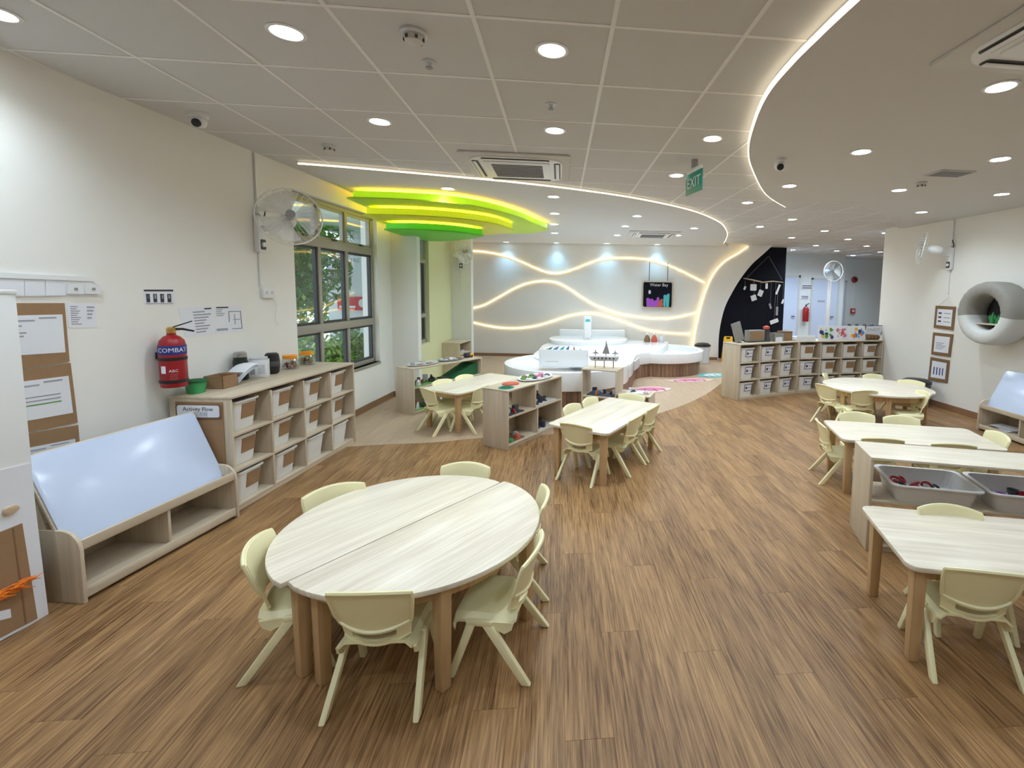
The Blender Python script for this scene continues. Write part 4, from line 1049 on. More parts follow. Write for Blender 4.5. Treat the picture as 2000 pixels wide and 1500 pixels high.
# slatted bases
def slats(poly, z0, z1, w=.075):
    pts = [Vector((x, y, 0)) for x, y in poly]; pts.append(pts[0]); out = 0; me0 = None
    acc = 0.0
    for i in range(len(pts) - 1):
        d = pts[i + 1] - pts[i]; L = d.length; u = d / L if L else d
        while acc < L:
            p = pts[i] + u * acc
            if seen([(p.x, p.y, .1)], 0) and p.y < 10.2:
                if me0 is None:
                    o = MB().box(-w / 2 + .003, w / 2 - .003, -.010, .010, z0, z1).build('slat', M_['slat'], pc, smooth=0); me0 = o.data
                else:
                    o = bpy.data.objects.new('slat', me0); COL.objects.link(o); o.parent = pc
                o.location = p; o.rotation_euler.z = math.atan2(u.y, u.x); out += 1
            acc += w
        acc -= L
    return out
MB().prism(blob(cA, .88, .92), 0, .24).build('base_core', M_['dark'], pc); MB().prism(blob(cB, .80, .83), 0, .27).build('base_core', M_['dark'], pc)
MB().prism(shrink_([(p.x, p.y) for p in neck], .92), 0, .26).build('base_core', M_['dark'], pc)
print('slats', slats(blob(cA, .90, .94), 0, .235), slats(blob(cB, .82, .85), 0, .27), slats(shrink_([(p.x, p.y) for p in neck], .95), 0, .26))
pw = W(1147, 668, ((0, 10.3), (3, 10.3)))
t = thing('tap_column', 'white upright dispenser with a blue window on the play counter', 'dispenser', (pw.x, 10.3, .555))
MB().prism(rrect(-.085, .085, -.06, .06, .03), 0, .52).build('body', M_['white'], t, bevel=.008)
MB().box(-.05, .05, -.064, -.06, .40, .46).build('display', M_['cyan'], t); MB().box(-.04, .04, -.066, -.06, .02, .05).build('outlet', M_['pale'], t)
# toy crate with sea toys on the left lobe
p = F(1105, 716, .50)
t = thing('toy_crate', 'white open crate of blue sea toys on the left part of the counter', 'crate', (p.x - .02, p.y + .10, .50), rad(-6))
cr = MB()
for ee in ((-.36, .36, -.16, -.15, .0, .26), (-.36, .36, .15, .16, 0, .20), (-.36, -.35, -.16, .16, 0, .26), (.35, .36, -.16, .16, 0, .22)): cr.box(*ee)
cr.box(-.36, .36, -.16, .16, 0, .01).build('tub', M_['solid'], t, bevel=.003)
MB().box(-.26, -.08, -.163, -.16, .08, .085).build('groove', M_['grey'], t)
for k, (dx, mk) in enumerate(((-.26, 'teal'), (-.16, 'bluep'), (-.06, 'cyan'), (.04, 'bluep'), (.15, 'cardd'), (.24, 'cyan'))):
    o = thing('sea_toy', 'small %s toy in the white crate, %s from the left' % ({'teal': 'teal', 'bluep': 'blue', 'cyan': 'turquoise', 'cardd': 'brown'}[mk], ORD[k]), 'toy', Vector((p.x - .02 + dx, p.y + .08 + .03 * (k % 2), .51)), .4 * k, 'sea toys')
    MB().lathe([(0, 0), (.038, .03), (.042, .14), (.025, .22), (0, .25)], 12).build('body', M_[mk], o); MB().add([(0, -.02, .16), (.09, 0, .28), (0, .02, .24)], [(0, 1, 2), (2, 1, 0)]).build('fin', M_[mk], o)
p = F(1287, 672, .70)
for k, (dx, mk) in enumerate(((-.17, 'cardd'), (0, 'coral'), (.17, 'pale'))):
    o = thing('shell_toy', ['brown', 'red', 'grey'][k] + ' toy on the raised ledge of the play counter', 'toy', (2.18 + dx, 10.66, .475), k, 'ledge toys')
    MB().lathe([(0, 0), (.07, 0), (.075, .05), (.05, .12), (.02, .16), (0, .17)], 12).build('body', M_[mk], o); MB().lathe([(0, .16), (.03, .17), (.03, .2), (0, .21)], 10).build('top', M_['white'], o)
t = thing('trash_bin', 'grey pedal bin with black lid beside the arch', 'trash bin', (3.30, 10.55, 0))
MB().lathe([(0, 0), (.14, 0), (.155, .02), (.175, .40), (0, .40)], 22).build('body', M_['pale'], t); MB().lathe([(.0, .40), (.185, .40), (.185, .43), (.13, .47), (0, .48)], 22).build('lid', M_['blk'], t)
t = thing('trash_bin', 'dark bin behind the round table, against the right wall', 'trash bin', (5.33, 6.45, 0))
MB().lathe([(0, 0), (.15, 0), (.165, .02), (.185, .34), (0, .34)], 22).build('body', M_['dark'], t); MB().lathe([(.0, .34), (.195, .34), (.195, .37), (.14, .40), (0, .41)], 22).build('lid', M_['blk'], t)
# wet floor sign
t = thing('wet_floor_sign', 'yellow folding caution floor sign beside the arch and cubby', 'sign', (3.98, 10.75, 0), rad(-15))
for s in (-1, 1):
    M = Tr(0, s * .10, 0) @ RotX(s * rad(9.5))
    pl_ = [(-.14, 0), (-.10, 0), (-.09, .05), (.09, .05), (.10, 0), (.14, 0), (.10, .60), (.045, .60), (.045, .56), (-.045, .56), (-.045, .60), (-.10, .60)]
    MB().prism(pl_, -.008, .008, M @ Matrix(((1, 0, 0, 0), (0, 0, -1, 0), (0, 1, 0, 0), (0, 0, 0, 1)))).build('panel', M_['yellow'], t, bevel=.003)
    if s < 0: 
        MB().prism([(-.07, .32), (.07, .32), (0, .46)], .009, .011, M @ Matrix(((1, 0, 0, 0), (0, 0, -1, 0), (0, 1, 0, 0), (0, 0, 0, 1)))).build('warning_mark', M_['ink'], t)
MB().tube([(-.09, 0, .60), (.09, 0, .60)], .012, 8).build('hinge', M_['yellow'], t)
# floor mats
def leafpoly(L, w, n=14): return [(L * (k / n - .5), w * math.sin(PI * k / n) ** .8) for k in range(n + 1)] + [(L * (.5 - k / n), -w * math.sin(PI * k / n) ** .8) for k in range(1, n)]
for (x, y, L, w_, rz, mk, lab) in ((1.52, 7.62, .75, .22, .15, 'rose', 'pink leaf-shaped mat on the tan floor before the counter'), (2.42, 8.42, .95, .16, .12, 'rose', 'striped pink mat on the tan floor at the foot of the counter'), (3.02, 8.95, .7, .20, .35, 'cyan', 'pale teal mat on the tan floor near the arch')):
    t = thing('floor_mat', lab, 'mat', (x, y, .0012), rz, 'mats on the tan floor')
    MB().prism(leafpoly(L, w_), 0, .008).build('pad', M_[mk], t, smooth=0)
    MB().prism(leafpoly(L * .72, w_ * .6), .008, .0095).build('inner_patch', M_['cushw' if mk == 'cyan' else 'pink'], t, smooth=0)
    for k in range(4): MB().box(-L * .35 + k * L * .2, -L * .35 + k * L * .2 + .03, -w_ * .75, w_ * .1, .0095, .0105).build('stripe', M_['cardd' if mk == 'rose' else 'teal'], t)

# ================================================================== toys on the open shelves
def platter(shelf, x, y, z, r, lab, mk='white', n=12, ry=None, seed=0, inner='mix', grp='platters'):
    t = thing('platter', lab, 'tray', local(shelf, x, y, z), shelf.rotation_euler.z, grp)
    k = (ry or r) / r; S = Matrix.Diagonal((1, k, 1, 1))
    MB().lathe([(0, 0), (r * .86, 0), (r, .016), (r, .022), (r * .94, .022), (r * .84, .008), (0, .008)], 30, S).build('dish', M_[mk], t)
    rnd = random.Random(seed); cols = {'mix': ['pink', 'ink', 'grass', 'orange', 'pale', 'cardd'], 'dark': ['ink', 'dark', 'pale', 'cushw'], 'stone': ['grey', 'pale', 'cushw', 'card']}[inner]
    for q in range(n):
        a = 2 * PI * q / n; rr = r * (.28 + .42 * (q % 2)); 
        MB().lathe([(0, 0), (r * .12, .002), (r * .13, .016), (r * .06, .026), (0, .028)], 8, Tr(rr * math.cos(a), rr * math.sin(a) * k, .008)).build('piece', M_[rnd.choice(cols)], t)
    return t
platter(shM, SHL * .70, .17, .615, .265, 'large oval platter of small counters on the open shelf top', ry=.16, seed=2, n=16)
def disc_mat(shelf, x, y, z, rx, ry, mk, lab, name='felt_mat'):
    t = thing(name, lab, 'mat', local(shelf, x, y, z), shelf.rotation_euler.z, 'felt mats on shelves')
    MB().prism(blob((0, 0), rx, ry, 24), 0, .008).build('pad', M_[mk], t); MB().prism(blob((0, 0), rx * .7, ry * .7, 20), .008, .012).build('centre', M_['dgreen' if mk == 'teal' else 'coral'], t)
    return t
disc_mat(shM, .11, .11, .615, .085, .075, 'teal', 'dark teal round felt mat on the open shelf top, near corner')
disc_mat(shM, .295, .2, .615, .095, .09, 'coral', 'multicoloured felt mat on the open shelf top, between disc and platter')
def toy_pile(shelf, x, y, z, w_, d_, n, mats, lab, seed, hmax=.07, name='toy_set'):
    t = thing(name, lab, 'toys', local(shelf, x, y, z), shelf.rotation_euler.z, 'toy sets on shelves'); rnd = random.Random(seed)
    MB().prism(rrect(-w_ / 2, w_ / 2, -d_ / 2, d_ / 2, .02), 0, .010).build('tray', M_[mats[0]], t, bevel=.003)
    for q in range(n):
        a = rnd.uniform(-w_ * .42, w_ * .42); b = rnd.uniform(-d_ * .40, d_ * .40); s = rnd.uniform(.018, .036); h = rnd.uniform(.02, hmax)
        M = Tr(a, b, .010) @ RotZ(rnd.uniform(0, 3))
        mk = M_[mats[1 + q % (len(mats) - 1)]]
        if q % 3 == 0: MB().box(-s, s, -s * .6, s * .6, 0, h, M).build('piece', mk, t, bevel=.004)
        elif q % 3 == 1: MB().lathe([(0, 0), (s, 0), (s * .9, h * .7), (s * .3, h), (0, h)], 10, M).build('piece', mk, t)
        else:
            MB().prism([(-s * 1.4, 0), (s * 1.4, 0), (s * .6, h), (-s * .2, h * .8)], -s * .4, s * .4, M @ RotX(PI / 2)).build('piece', mk, t, bevel=.002)
    return t
toy_pile(shM, .18, .14, .34, .26, .24, 8, ('ink', 'pink', 'redp', 'pale', 'dark'), 'black tray with pink and red pieces on the open shelf', 1)
toy_pile(shM, SHL * .72, .15, .34, SHL * .40, .25, 14, ('cushw', 'ink', 'dark', 'ink', 'pale'), 'pale tray of black and white animal figures on the open shelf', 2)
toy_pile(shM, .20, .14, .048, .26, .22, 7, ('cardd', 'coral', 'green', 'pale', 'cushw'), 'brown tray with red and green pieces on the open shelf bottom', 3)
toy_pile(shM, SHL * .70, .14, .048, SHL * .38, .22, 9, ('pale', 'ink', 'cardd', 'dark'), 'grey tray of dark wooden pieces on the open shelf bottom', 4)
platter(shL, .30, .17, .607, .24, 'grey oval stone platter on the low mat shelf, nearer one', 'pale', 14, .13, 5, 'stone')
platter(shL, .80, .17, .607, .22, 'grey oval stone platter on the low mat shelf, farther one', 'grey', 12, .13, 6, 'stone')
o = thing('toy_truck', 'small yellow and black toy truck on the far end of the mat shelf', 'toy', local(shL, 1.12, .16, .607), shL.rotation_euler.z)
MB().box(-.05, .03, -.03, .03, .015, .07).build('body', M_['ink'], o, bevel=.006); MB().box(.03, .10, -.03, .03, .015, .055).build('cab', M_['yellow'], o, bevel=.006)
for x in (-.03, .06): MB().lathe([(0, -.035), (.018, -.035), (.018, .035), (0, .035)], 12, Tr(x, 0, .018) @ RotX(PI / 2)).build('wheel', M_['blk'], o)
for (x, z, w_, lab) in ((.30, .36, .52, 'grass-green mat with dark animals, upper left of the low mat shelf'), (.30, .048, .52, 'grass-green mat with toys, lower left of the low mat shelf')):
    toy_pile(shL, x, .16, z, w_, .28, 12, ('grass', 'ink', 'dark', 'pale', 'cardd'), lab, int(z * 100) + 3, .10)
toy_pile(shL, .93, .16, .048, .5, .28, 8, ('cushw', 'pale', 'grass', 'bluep'), 'white tray with pale toys, lower right of the low mat shelf', 9)
t = thing('green_ramp', 'dark green sloping felt board on the low mat shelf', 'toy', local(shL, .92, .16, .36), shL.rotation_euler.z)
MB().prism([(-.26, 0), (.28, 0), (.28, .17), (.20, .17)], -.12, .12, RotX(PI / 2)).build('wedge', M_['dgreen'], t, bevel=.004); MB().box(-.30, -.1, -.10, .10, 0, .02).build('black_plate', M_['blk'], t, bevel=.004)
toy_pile(shC, .30, .2, .45, .4, .25, 5, ('cushw', 'white', 'pale', 'paper'), 'white tray on the middle board of the small bookcase', 12)
toy_pile(shC, .30, .2, .25, .4, .25, 5, ('cushw', 'white', 'pale', 'bluep'), 'white tray on the lower board of the small bookcase', 13)
toy_pile(stepS, .24, .17, .263, .38, .26, 9, ('ink', 'ink', 'orange', 'cushw', 'bluep'), 'dark tray with orange and white pieces in the stepped shelf', 14)
toy_pile(stepS, .72, .2, .318, .30, .2, 5, ('cushw', 'rose', 'pale', 'ink'), 'pale tray with pink pieces on the low step of the shelf', 15, .04)
t = thing('toy_ship', 'grey toy sailing-ship model on top of the stepped shelf', 'toy', local(stepS, .26, .16, .618), rad(-10))
MB().prism([(-.17, .10), (.17, .10), (.20, .16), (-.21, .16)], -.05, .05, RotX(PI / 2)).build('hull', M_['pale'], t, bevel=.008)
for x in (-.12, .0, .12):
    MB().tube([(x, 0, 0), (x, 0, .10)], .008, 6).build('stand_leg', M_['skin'], t)
for x, h in ((-.12, .24), (.02, .36), (.14, .24)):
    m_ = MB().tube([(x, 0, .16), (x, 0, h)], .006, 6).build('mast', M_['grey'], t); MB().add([(x - .05, -.004, .19), (x + .05, -.004, .19), (x + .005, 0, h - .02), (x - .05, .004, .19), (x + .05, .004, .19)], [(0, 1, 2), (4, 3, 2), (0, 3, 4, 1), (0, 2, 3), (1, 4, 2)]).build('sail', M_['grey'], m_)
for k in range(6): MB().lathe([(0, 0), (.012, 0), (.012, .006), (0, .006)], 10, Tr(-.125 + k * .05, -.052, .135) @ RotX(PI / 2)).build('porthole', M_['ink'], t)

for c_ in kids(shT):
    if c_.name.startswith('top_panel'): c_.data.materials[0] = M_['top']
# ---- grey trays on the tray shelf
def big_tray(x, lab):
    t = thing('toy_tray', lab, 'tray', local(shT, x, .17, .335), shT.rotation_euler.z, 'grey trays'); wd_, dp, h = .50, .36, .115
    def ring(s, z, r=.05): return [(a, b, z) for a, b in rrect(-wd_ / 2 * s, wd_ / 2 * s, -dp / 2 * s, dp / 2 * s, r, 4)]
    rings = [ring(.84, 0), ring(.86, .006), ring(.96, h - .006), ring(1.05, h - .004), ring(1.05, h + .004), ring(.95, h + .004), ring(.84, .012)]
    k = len(rings[0]); vs = [q for r in rings for q in r]; fs = [tuple(range(k))[::-1]]
    for i in range(len(rings) - 1):
        for j in range(k): fs.append((i * k + j, i * k + (j + 1) % k, (i + 1) * k + (j + 1) % k, (i + 1) * k + j))
    fs.append(tuple((len(rings) - 1) * k + j for j in range(k)))
    MB().add(vs, fs).build('tub', M_['greybin'], t, smooth=40)
    return t
tr1 = big_tray(.385, 'left grey plastic tray with red scissors-like toys on the tray shelf'); tr2 = big_tray(.93, 'right grey plastic tray with purple toys on the tray shelf, cut by the frame')
for k, (dx, dy, mk) in enumerate(((-.16, .06, 'redp'), (-.11, .07, 'redp'), (-.14, -.02, 'ink'), (-.08, -.04, 'redp'), (-.05, .02, 'redp'), (-.02, -.06, 'pale'), (.01, .01, 'redp'), (.05, -.03, 'dark'))):
    o = thing('loop_toy', '%s loop-handled toy in the left grey tray, %s from its left end' % ({'redp': 'red', 'ink': 'black', 'pale': 'grey', 'dark': 'dark grey'}[mk], ORD[k]), 'toy', local(shT, .385 + dx, .17 + dy, .348), shT.rotation_euler.z + k, 'toys in the left grey tray')
    MB().tube([(.024 * math.cos(a), .018 * math.sin(a), .055 + .012 * math.sin(a)) for a in [2 * PI * q / 14 for q in range(14)]], .008, 6, closed=True).build('loop', M_[mk], o)
    MB().tube([(0, 0, .0), (.01, .012, .05)], [.016, .010], 8).build('stem', M_['pale' if k % 2 else mk], o)
for k, (dx, dy, mk) in enumerate(((-.18, .03, 'navy'), (-.12, -.02, 'purple'), (-.04, -.05, 'pink'), (.04, .03, 'redp'), (.12, -.03, 'pink'), (.0, .08, 'dark'))):
    o = thing('cup_toy', '%s cup-shaped toy in the right grey tray, %s from its left end' % ({'navy': 'navy', 'purple': 'purple', 'pink': 'pink', 'redp': 'red', 'dark': 'dark grey'}[mk], ORD[k]), 'toy', local(shT, .93 + dx, .17 + dy, .348), k, 'toys in the right grey tray')
    MB().lathe([(0, .0), (.022, 0), (.034, .045), (.036, .05), (.03, .046), (.018, .006), (0, .006)], 14).build('cup', M_[mk], o); MB().tube([(.03, 0, .04), (.055, 0, .03), (.026, 0, .012)], .005, 6).build('handle', M_[mk], o)
t = thing('paper_pile', 'stack of loose sheets inside the right-hand whiteboard shelf', 'paper', local(wbR, .22, .2, .064), wbR.rotation_euler.z)
for k in range(5): MB().box(-.14, .14, -.10, .10, k * .006, k * .006 + .004, RotZ(.12 * k - .2)).build('sheet', M_[['paper', 'pale', 'paper', 'inkgrey', 'paper'][k]], t)

# ================================================================== on the right cubbies
def on_top(cab, x, y): return local(cab, x, y, RH)
l1 = d1.length; l2 = d2.length
t = thing('book_stand', 'upright grey book leaning on the left end of the right cubbies', 'book', on_top(cab1, .19, .20), cab1.rotation_euler.z)
MB().box(-.09, .09, -.012, .012, 0, .30, Tr(0, 0, .024) @ RotY(rad(-14)) @ RotX(rad(-8))).build('cover', M_['cushg'], t, bevel=.003); MB().box(-.05, .05, .01, .10, 0, .012).build('foot', M_['dark'], t)
t = thing('picture_box', 'brown box with a pale front beside the leaning book', 'box', on_top(cab1, .50, .20), cab1.rotation_euler.z)
MB().box(-.17, .17, -.05, .05, .02, .19).build('body', M_['cushg'], t, bevel=.004); MB().box(-.15, .15, -.053, -.05, .04, .17).build('front', M_['card'], t); MB().box(-.17, .17, -.06, .06, 0, .02).build('base', M_['dark'], t)
t = thing('coral_toy', 'dark toy with a red top on the right cubbies', 'toy', on_top(cab1, .755, .2), cab1.rotation_euler.z)
MB().lathe([(0, 0), (.07, 0), (.05, .1), (.06, .18), (0, .2)], 12).build('body', M_['dark'], t); MB().lathe([(0, .19), (.05, .2), (.055, .235), (0, .26)], 12).build('top', M_['coral'], t)
t = thing('card_basket', 'grey open basket with white cards on the right cubbies', 'basket', on_top(cab1, .965, .2), cab1.rotation_euler.z)
bk_ = MB()
for ee in ((-.12, .12, -.09, -.082), (-.12, .12, .082, .09), (-.12, -.112, -.09, .09), (.112, .12, -.09, .09)): bk_.box(ee[0], ee[1], ee[2], ee[3], 0, .13)
bk_.box(-.12, .12, -.09, .09, 0, .006).build('body', M_['cushg'], t); MB().box(-.09, .06, -.098, -.092, .0, .07).build('card', M_['paper'], t)
t = thing('cardboard_box', 'small plain cardboard box on the right cubbies near the join', 'box', on_top(cab1, 1.20, .2), cab1.rotation_euler.z)
MB().box(-.10, .08, -.08, .08, 0, .15).build('body', M_['card'], t, bevel=.003); MB().box(-.102, .082, -.082, .082, .13, .155).build('lid', M_['cardd'], t, bevel=.003)
t = thing('paper_tray', 'low white paper tray on the right cubbies, left of the picture boards', 'tray', on_top(cab2, .18, .18), cab2.rotation_euler.z)
MB().box(-.19, .19, -.11, .11, 0, .02).build('tray_base', M_['white'], t, bevel=.004); MB().box(-.18, .18, -.105, -.095, .02, .085).build('front_lip', M_['white'], t, bevel=.004); MB().box(-.17, .17, -.09, .10, .02, .06).build('paper_stack', M_['paper'], t)
PB = [('grass', ('grass', 'navy', 'yellow', 'dgreen'), 'picture board of green and dark shapes'), ('coral', ('coral', 'rose', 'pink'), 'picture board of red and pink shapes'), ('bluep', ('bluep', 'yellow', 'orange', 'navy'), 'picture board of blue and orange shapes')]
xs = [.48, .84, 1.14]; ws = [.34, .26, .34]
for k in range(3):
    x = .44 + sum(ws[:k]) + ws[k] / 2 + .008 * k
    t = thing('picture_board', PB[k][2] + ' on the right cubbies', 'picture', on_top(cab2, x, .10), cab2.rotation_euler.z, 'picture boards')
    Mb_ = RotX(rad(-8))
    MB().box(-ws[k] / 2, ws[k] / 2, -.005, .005, 0, .245, Mb_).build('board', M_['paper'], t, bevel=.002); MB().box(-.03, .03, .005, .07, 0, .008).build('foot', M_['card'], t)
    rnd = random.Random(k + 40); Mf = Mb_ @ Matrix(((1, 0, 0, 0), (0, 0, -1, -.0055), (0, 1, 0, 0), (0, 0, 0, 1)))
    for q in range(16):
        a = rnd.uniform(-ws[k] * .34, ws[k] * .34); b = rnd.uniform(.05, .19); s = rnd.uniform(.012, .038)
        MB().prism([(a + s * math.cos(2 * PI * i / 9) * rnd.uniform(.7, 1.2), b + s * math.sin(2 * PI * i / 9)) for i in range(9)], 0, .0008 + .00005 * q, Mf).build('printed_shape', M_[PB[k][1][q % len(PB[k][1])]], t, smooth=0)
x = .44 + sum(ws) + .17
t = thing('word_board', 'white curled word board with handwritten letters at the end of the right cubbies', 'sign', on_top(cab2, x, .10), cab2.rotation_euler.z)
MB().prism([(-.15, .10), (.15, .08), (.19, .17), (.18, .25), (-.15, .245)], -.005, .005, RotX(PI / 2)).build('board', M_['paper'], t, bevel=.002)
MB().tube([(.15, -.006, .08), (.19, -.006, .17), (.18, -.006, .25), (-.15, -.006, .245)], .006, 6).build('dark_edge', M_['dark'], t)
text_mesh('KINESIT', .075, M_['inkgrey'], 'lettering', t, TM(.0, -.0062, .175, (1, 0, 0), (0, 0, 1)))
MB().box(-.15, .12, .0, .02, 0, .10).build('wooden_base', M_['card'], t, bevel=.004)
for k in range(4): MB().lathe([(0, 0), (.028, .02), (.02, .06), (0, .07)], 8, Tr(-.11 + .07 * k, -.02, .01)).build('driftwood', M_['cardd'], t)

# ================================================================== back wall sign, arch hanging, right wall
cS = [(1255, 548), (1313, 548), (1313, 603), (1255, 603)]
sa, sb_ = sB(1254, 548, .10), sB(1314, 603, .10)
so = Bw((sa[0] + sb_[0]) / 2, (sa[1] + sb_[1]) / 2, .10)
t = thing('hanging_sign', 'black chalkboard sign with coral drawing hung on two cords before the back wall', 'sign', so, BA)
hw, hh = abs(sb_[0] - sa[0]) / 2, abs(sa[1] - sb_[1]) / 2
XZ = Matrix(((1, 0, 0, 0), (0, 0, -1, 0), (0, 1, 0, 0), (0, 0, 0, 1)))
MB().prism(rrect(-hw, hw, -hh, hh, .06), -.014, .010, XZ).build('frame', M_['oakX'], t, bevel=.004)
MB().prism(rrect(-hw + .035, hw - .035, -hh + .035, hh - .035, .04), .010, .014, XZ).build('chalkboard', M_['black'], t)
for s_ in (-.55, .62): MB().tube([(s_ * hw, 0, hh), (s_ * hw, 0, hh + .44)], .008, 6).build('cord', M_['dark'], t)
text_mesh('Water Bay', .10, M_['chalk'], 'lettering', t, TM(.03, -.0145, hh - .10, (1, 0, 0), (0, 0, 1)))
rnd = random.Random(11)
for k in range(26):
    mk = ['purple', 'purple', 'purple', 'coral', 'cyan'][k % 5]; u = {'purple': rnd.uniform(-.26, .02), 'coral': rnd.uniform(-.02, .14), 'cyan': rnd.uniform(.14, .28)}[mk]; h_ = rnd.uniform(.08, .24) * (1.6 if mk == 'cyan' else 1)
    MB().prism([(u - .02, -hh + .04), (u + .02, -hh + .04), (u + .035, -hh + .04 + h_), (u + .0, -hh + .055 + h_), (u - .03, -hh + .03 + h_)], .014, .0150 + .0001 * k, XZ).build('chalk_shape', M_[mk], t, smooth=0)
MB().prism(blob((-.19, .06), .03, .05, 12), .014, .0165, XZ).build('chalk_shape', M_['chalk'], t)
# branch mobile on the black wall
pb = W(1490, 549, ((4, 11.30), (6, 11.30)))
t = thing('branch_mobile', 'pale branch hung by strings on the black wall with small white cards', 'decoration', (pb.x, 11.30, pb.z))
MB().tube([(-.50, 0, .06), (-.25, 0, .02), (0, 0, -.03), (.25, 0, .0), (.52, 0, -.02)], [.012, .018, .016, .014, .008], 7).build('branch', M_['skin'], t)
for x0 in (-.45, .5): MB().tube([(x0, 0, .04), (.12, 0, .62)], .004, 5).build('string', M_['grey'], t)
for k, (x0, ln, wd_, ht) in enumerate(((-.46, .18, .05, .09), (-.24, .16, .16, .16), (-.22, .42, .14, .14), (-.05, .30, .12, .16), (.10, .12, .06, .14), (.22, .62, .05, .14), (.40, .20, .05, .26), (.40, .74, .06, .22), (.34, 1.0, .22, .10), (.54, .50, .05, .12))):
    c = MB().prism(rrect(-wd_ / 2, wd_ / 2, -ht / 2, ht / 2, .012), -.002, .002, Tr(x0, -.006, -ln) @ XZ @ RotZ(.35 * (k % 3 - 1))).build('hanging_card', M_['chalk' if k not in (5, 7) else 'grey'], t)
    MB().tube([(x0, -.004, 0), (x0, -.004, -ln + ht / 2)], .0025, 4).build('string', M_['grey'], c)
# right wall frames: cardboard notices hanging in a chain
RF = [[(1829, 597), (1868, 599), (1863, 645), (1825, 640)], [(1824, 649), (1863, 653), (1857, 697), (1820, 692)], [(1819, 697), (1856, 704), (1851, 748), (1814, 742)]]
for k, c in enumerate(RF):
    o = wall_quad(c, RW, .004, .010).build('cardboard_notice', M_['cardd'], None, smooth=0)
    tag(o, '%s of three cardboard-framed notices hanging on the right wall' % ['top', 'middle', 'lowest'][k], 'notice', 'cardboard notices on the right wall')
    pp = lerp_quad(c, .12, .88, .14, .86)
    s2 = wall_quad(pp, RW, .0145, .001).build('sheet', M_['paper'], o, smooth=0)
    ml = [[(.1, .3, .2, .3, 'ink'), (.1, .3, .45, .55, 'ink'), (.1, .3, .7, .8, 'ink'), (.45, .9, .22, .27, 'inkgrey'), (.45, .9, .48, .53, 'inkgrey'), (.45, .9, .73, .78, 'inkgrey')], rows_txt(.12, .9, .4, .85, 5), [(.15 + .2 * q, .22 + .2 * q, .35, .8, 'navy') for q in range(4)]][k]
    for (u0, u1, v0, v1, mk) in ml: wall_quad(lerp_quad(pp, u0, u1, v0, v1), RW, .016, .0006).build('print_mark', M_[mk], s2, smooth=0)
a_, b_2, apx = W(1834, 597, RW), W(1863, 599, RW), W(1855, 579, RW)
tag(MB().tube([a_ + Vector((-.008, 0, 0)), apx + Vector((-.008, 0, 0)), b_2 + Vector((-.008, 0, 0))], .003, 5).build('hanging_string', M_['white']), 'string holding the chain of cardboard notices on the right wall', 'string')
# round padded cave cushion on the right wall
rcn = W(1940, 612, ((5.40, 0), (5.40, 7)))
t = thing('cushion_nook', 'round padded wall nook, grey felt above and off-white below', 'cushion', (5.585, rcn.y, rcn.z), 0)
R0, r0 = .305, .092
def torus(a0, a1, n, mt, nm):
    vs = []; fs = []; mseg = 20
    for i in range(n + 1):
        a = a0 + (a1 - a0) * i / n
        for j in range(mseg):
            b = 2 * PI * j / mseg; pf = 1 + .02 * math.sin(a * 22)
            sq = lambda q: math.copysign(abs(q) ** .55, q); rr = R0 + r0 * pf * sq(math.cos(b)); vs.append((-.178 + .17 * sq(math.sin(b)) * pf, rr * math.cos(a), rr * math.sin(a)))
    for i in range(n):
        for j in range(mseg): fs.append((i * mseg + j, i * mseg + (j + 1) % mseg, (i + 1) * mseg + (j + 1) % mseg, (i + 1) * mseg + j))
    fs += [tuple(range(mseg)), tuple(n * mseg + j for j in range(mseg))[::-1]]
    MB().add(vs, fs).build(nm, M_[mt], t, smooth=60)
torus(rad(-8), rad(188), 30, 'cushg', 'grey_pad'); torus(rad(188), rad(352), 26, 'cushw', 'white_pad')
MB().lathe([(0, 0), (R0 - .05, 0), (R0 - .05, .012), (0, .012)], 28, Tr(-.012, 0, 0) @ RotY(PI / 2) @ Tr(0, 0, 0)).build('backing', M_['dark'], t)
MB().box(-.26, -.012, -.17, .17, -.145, -.13).build('ledge', M_['oakY'], t)
for k, (y0, mk) in enumerate(((.06, 'green'), (-.02, 'green'), (-.09, 'cyan'))):
    o = thing('finger_puppet', ['tall green', 'small green', 'pale teal'][k] + ' dragon-like figure inside the round wall nook', 'toy', (5.46, rcn.y + y0, rcn.z - .13), 0, 'figures in the round nook')
    MB().lathe([(0, 0), (.035, 0), (.03, .08 - .02 * k), (.0, .15 - .03 * k)], 8).build('body', M_[mk], o); MB().prism([(0, 0), (.03, .05), (.0, .08)], -.003, .003, Tr(-.02, .02, .03) @ RotX(PI / 2) @ RotY(PI / 2)).build('wing', M_[mk], o)
# ================================================================== corridor: doors, fan, extinguisher, alarm
def cdoor(name, x0, x1, y, h, knob):
    d = bpy.data.objects.new(name, None); COL.objects.link(d); d['kind'] = 'structure'; d.location = (x0, y, 0)
    w_ = x1 - x0
    fr = MB(); fr.box(-.05, 0, -.03, 0, 0, h + .05).box(w_, w_ + .05, -.03, 0, 0, h + .05).box(-.05, w_ + .05, -.03, 0, h, h + .05); fr.build('door_frame', M_['pale'], d)
    lf_ = MB().box(0, w_, -.02, 0, 0, h).build('door_leaf', M_['board'], d)
    MB().tube([(w_ * knob, -.03, 1.0), (w_ * knob, -.06, 1.0), (w_ * (knob - .12), -.06, 1.0)], .014, 6).build('door_handle', M_['dark'], d)
    MB().box(w_ * .2, w_ * .5, -.023, -.02, 1.42, 1.47).build('door_plate', M_['inkgrey'], d)
    return d
cdoor('door_1', 6.02, 6.80, 12.945, 2.12, .88); cdoor('door_2', 7.25, 8.0, 12.945, 2.06, .85)
cdoor('door_3', 8.35, 9.15, 14.395, 2.05, .85)
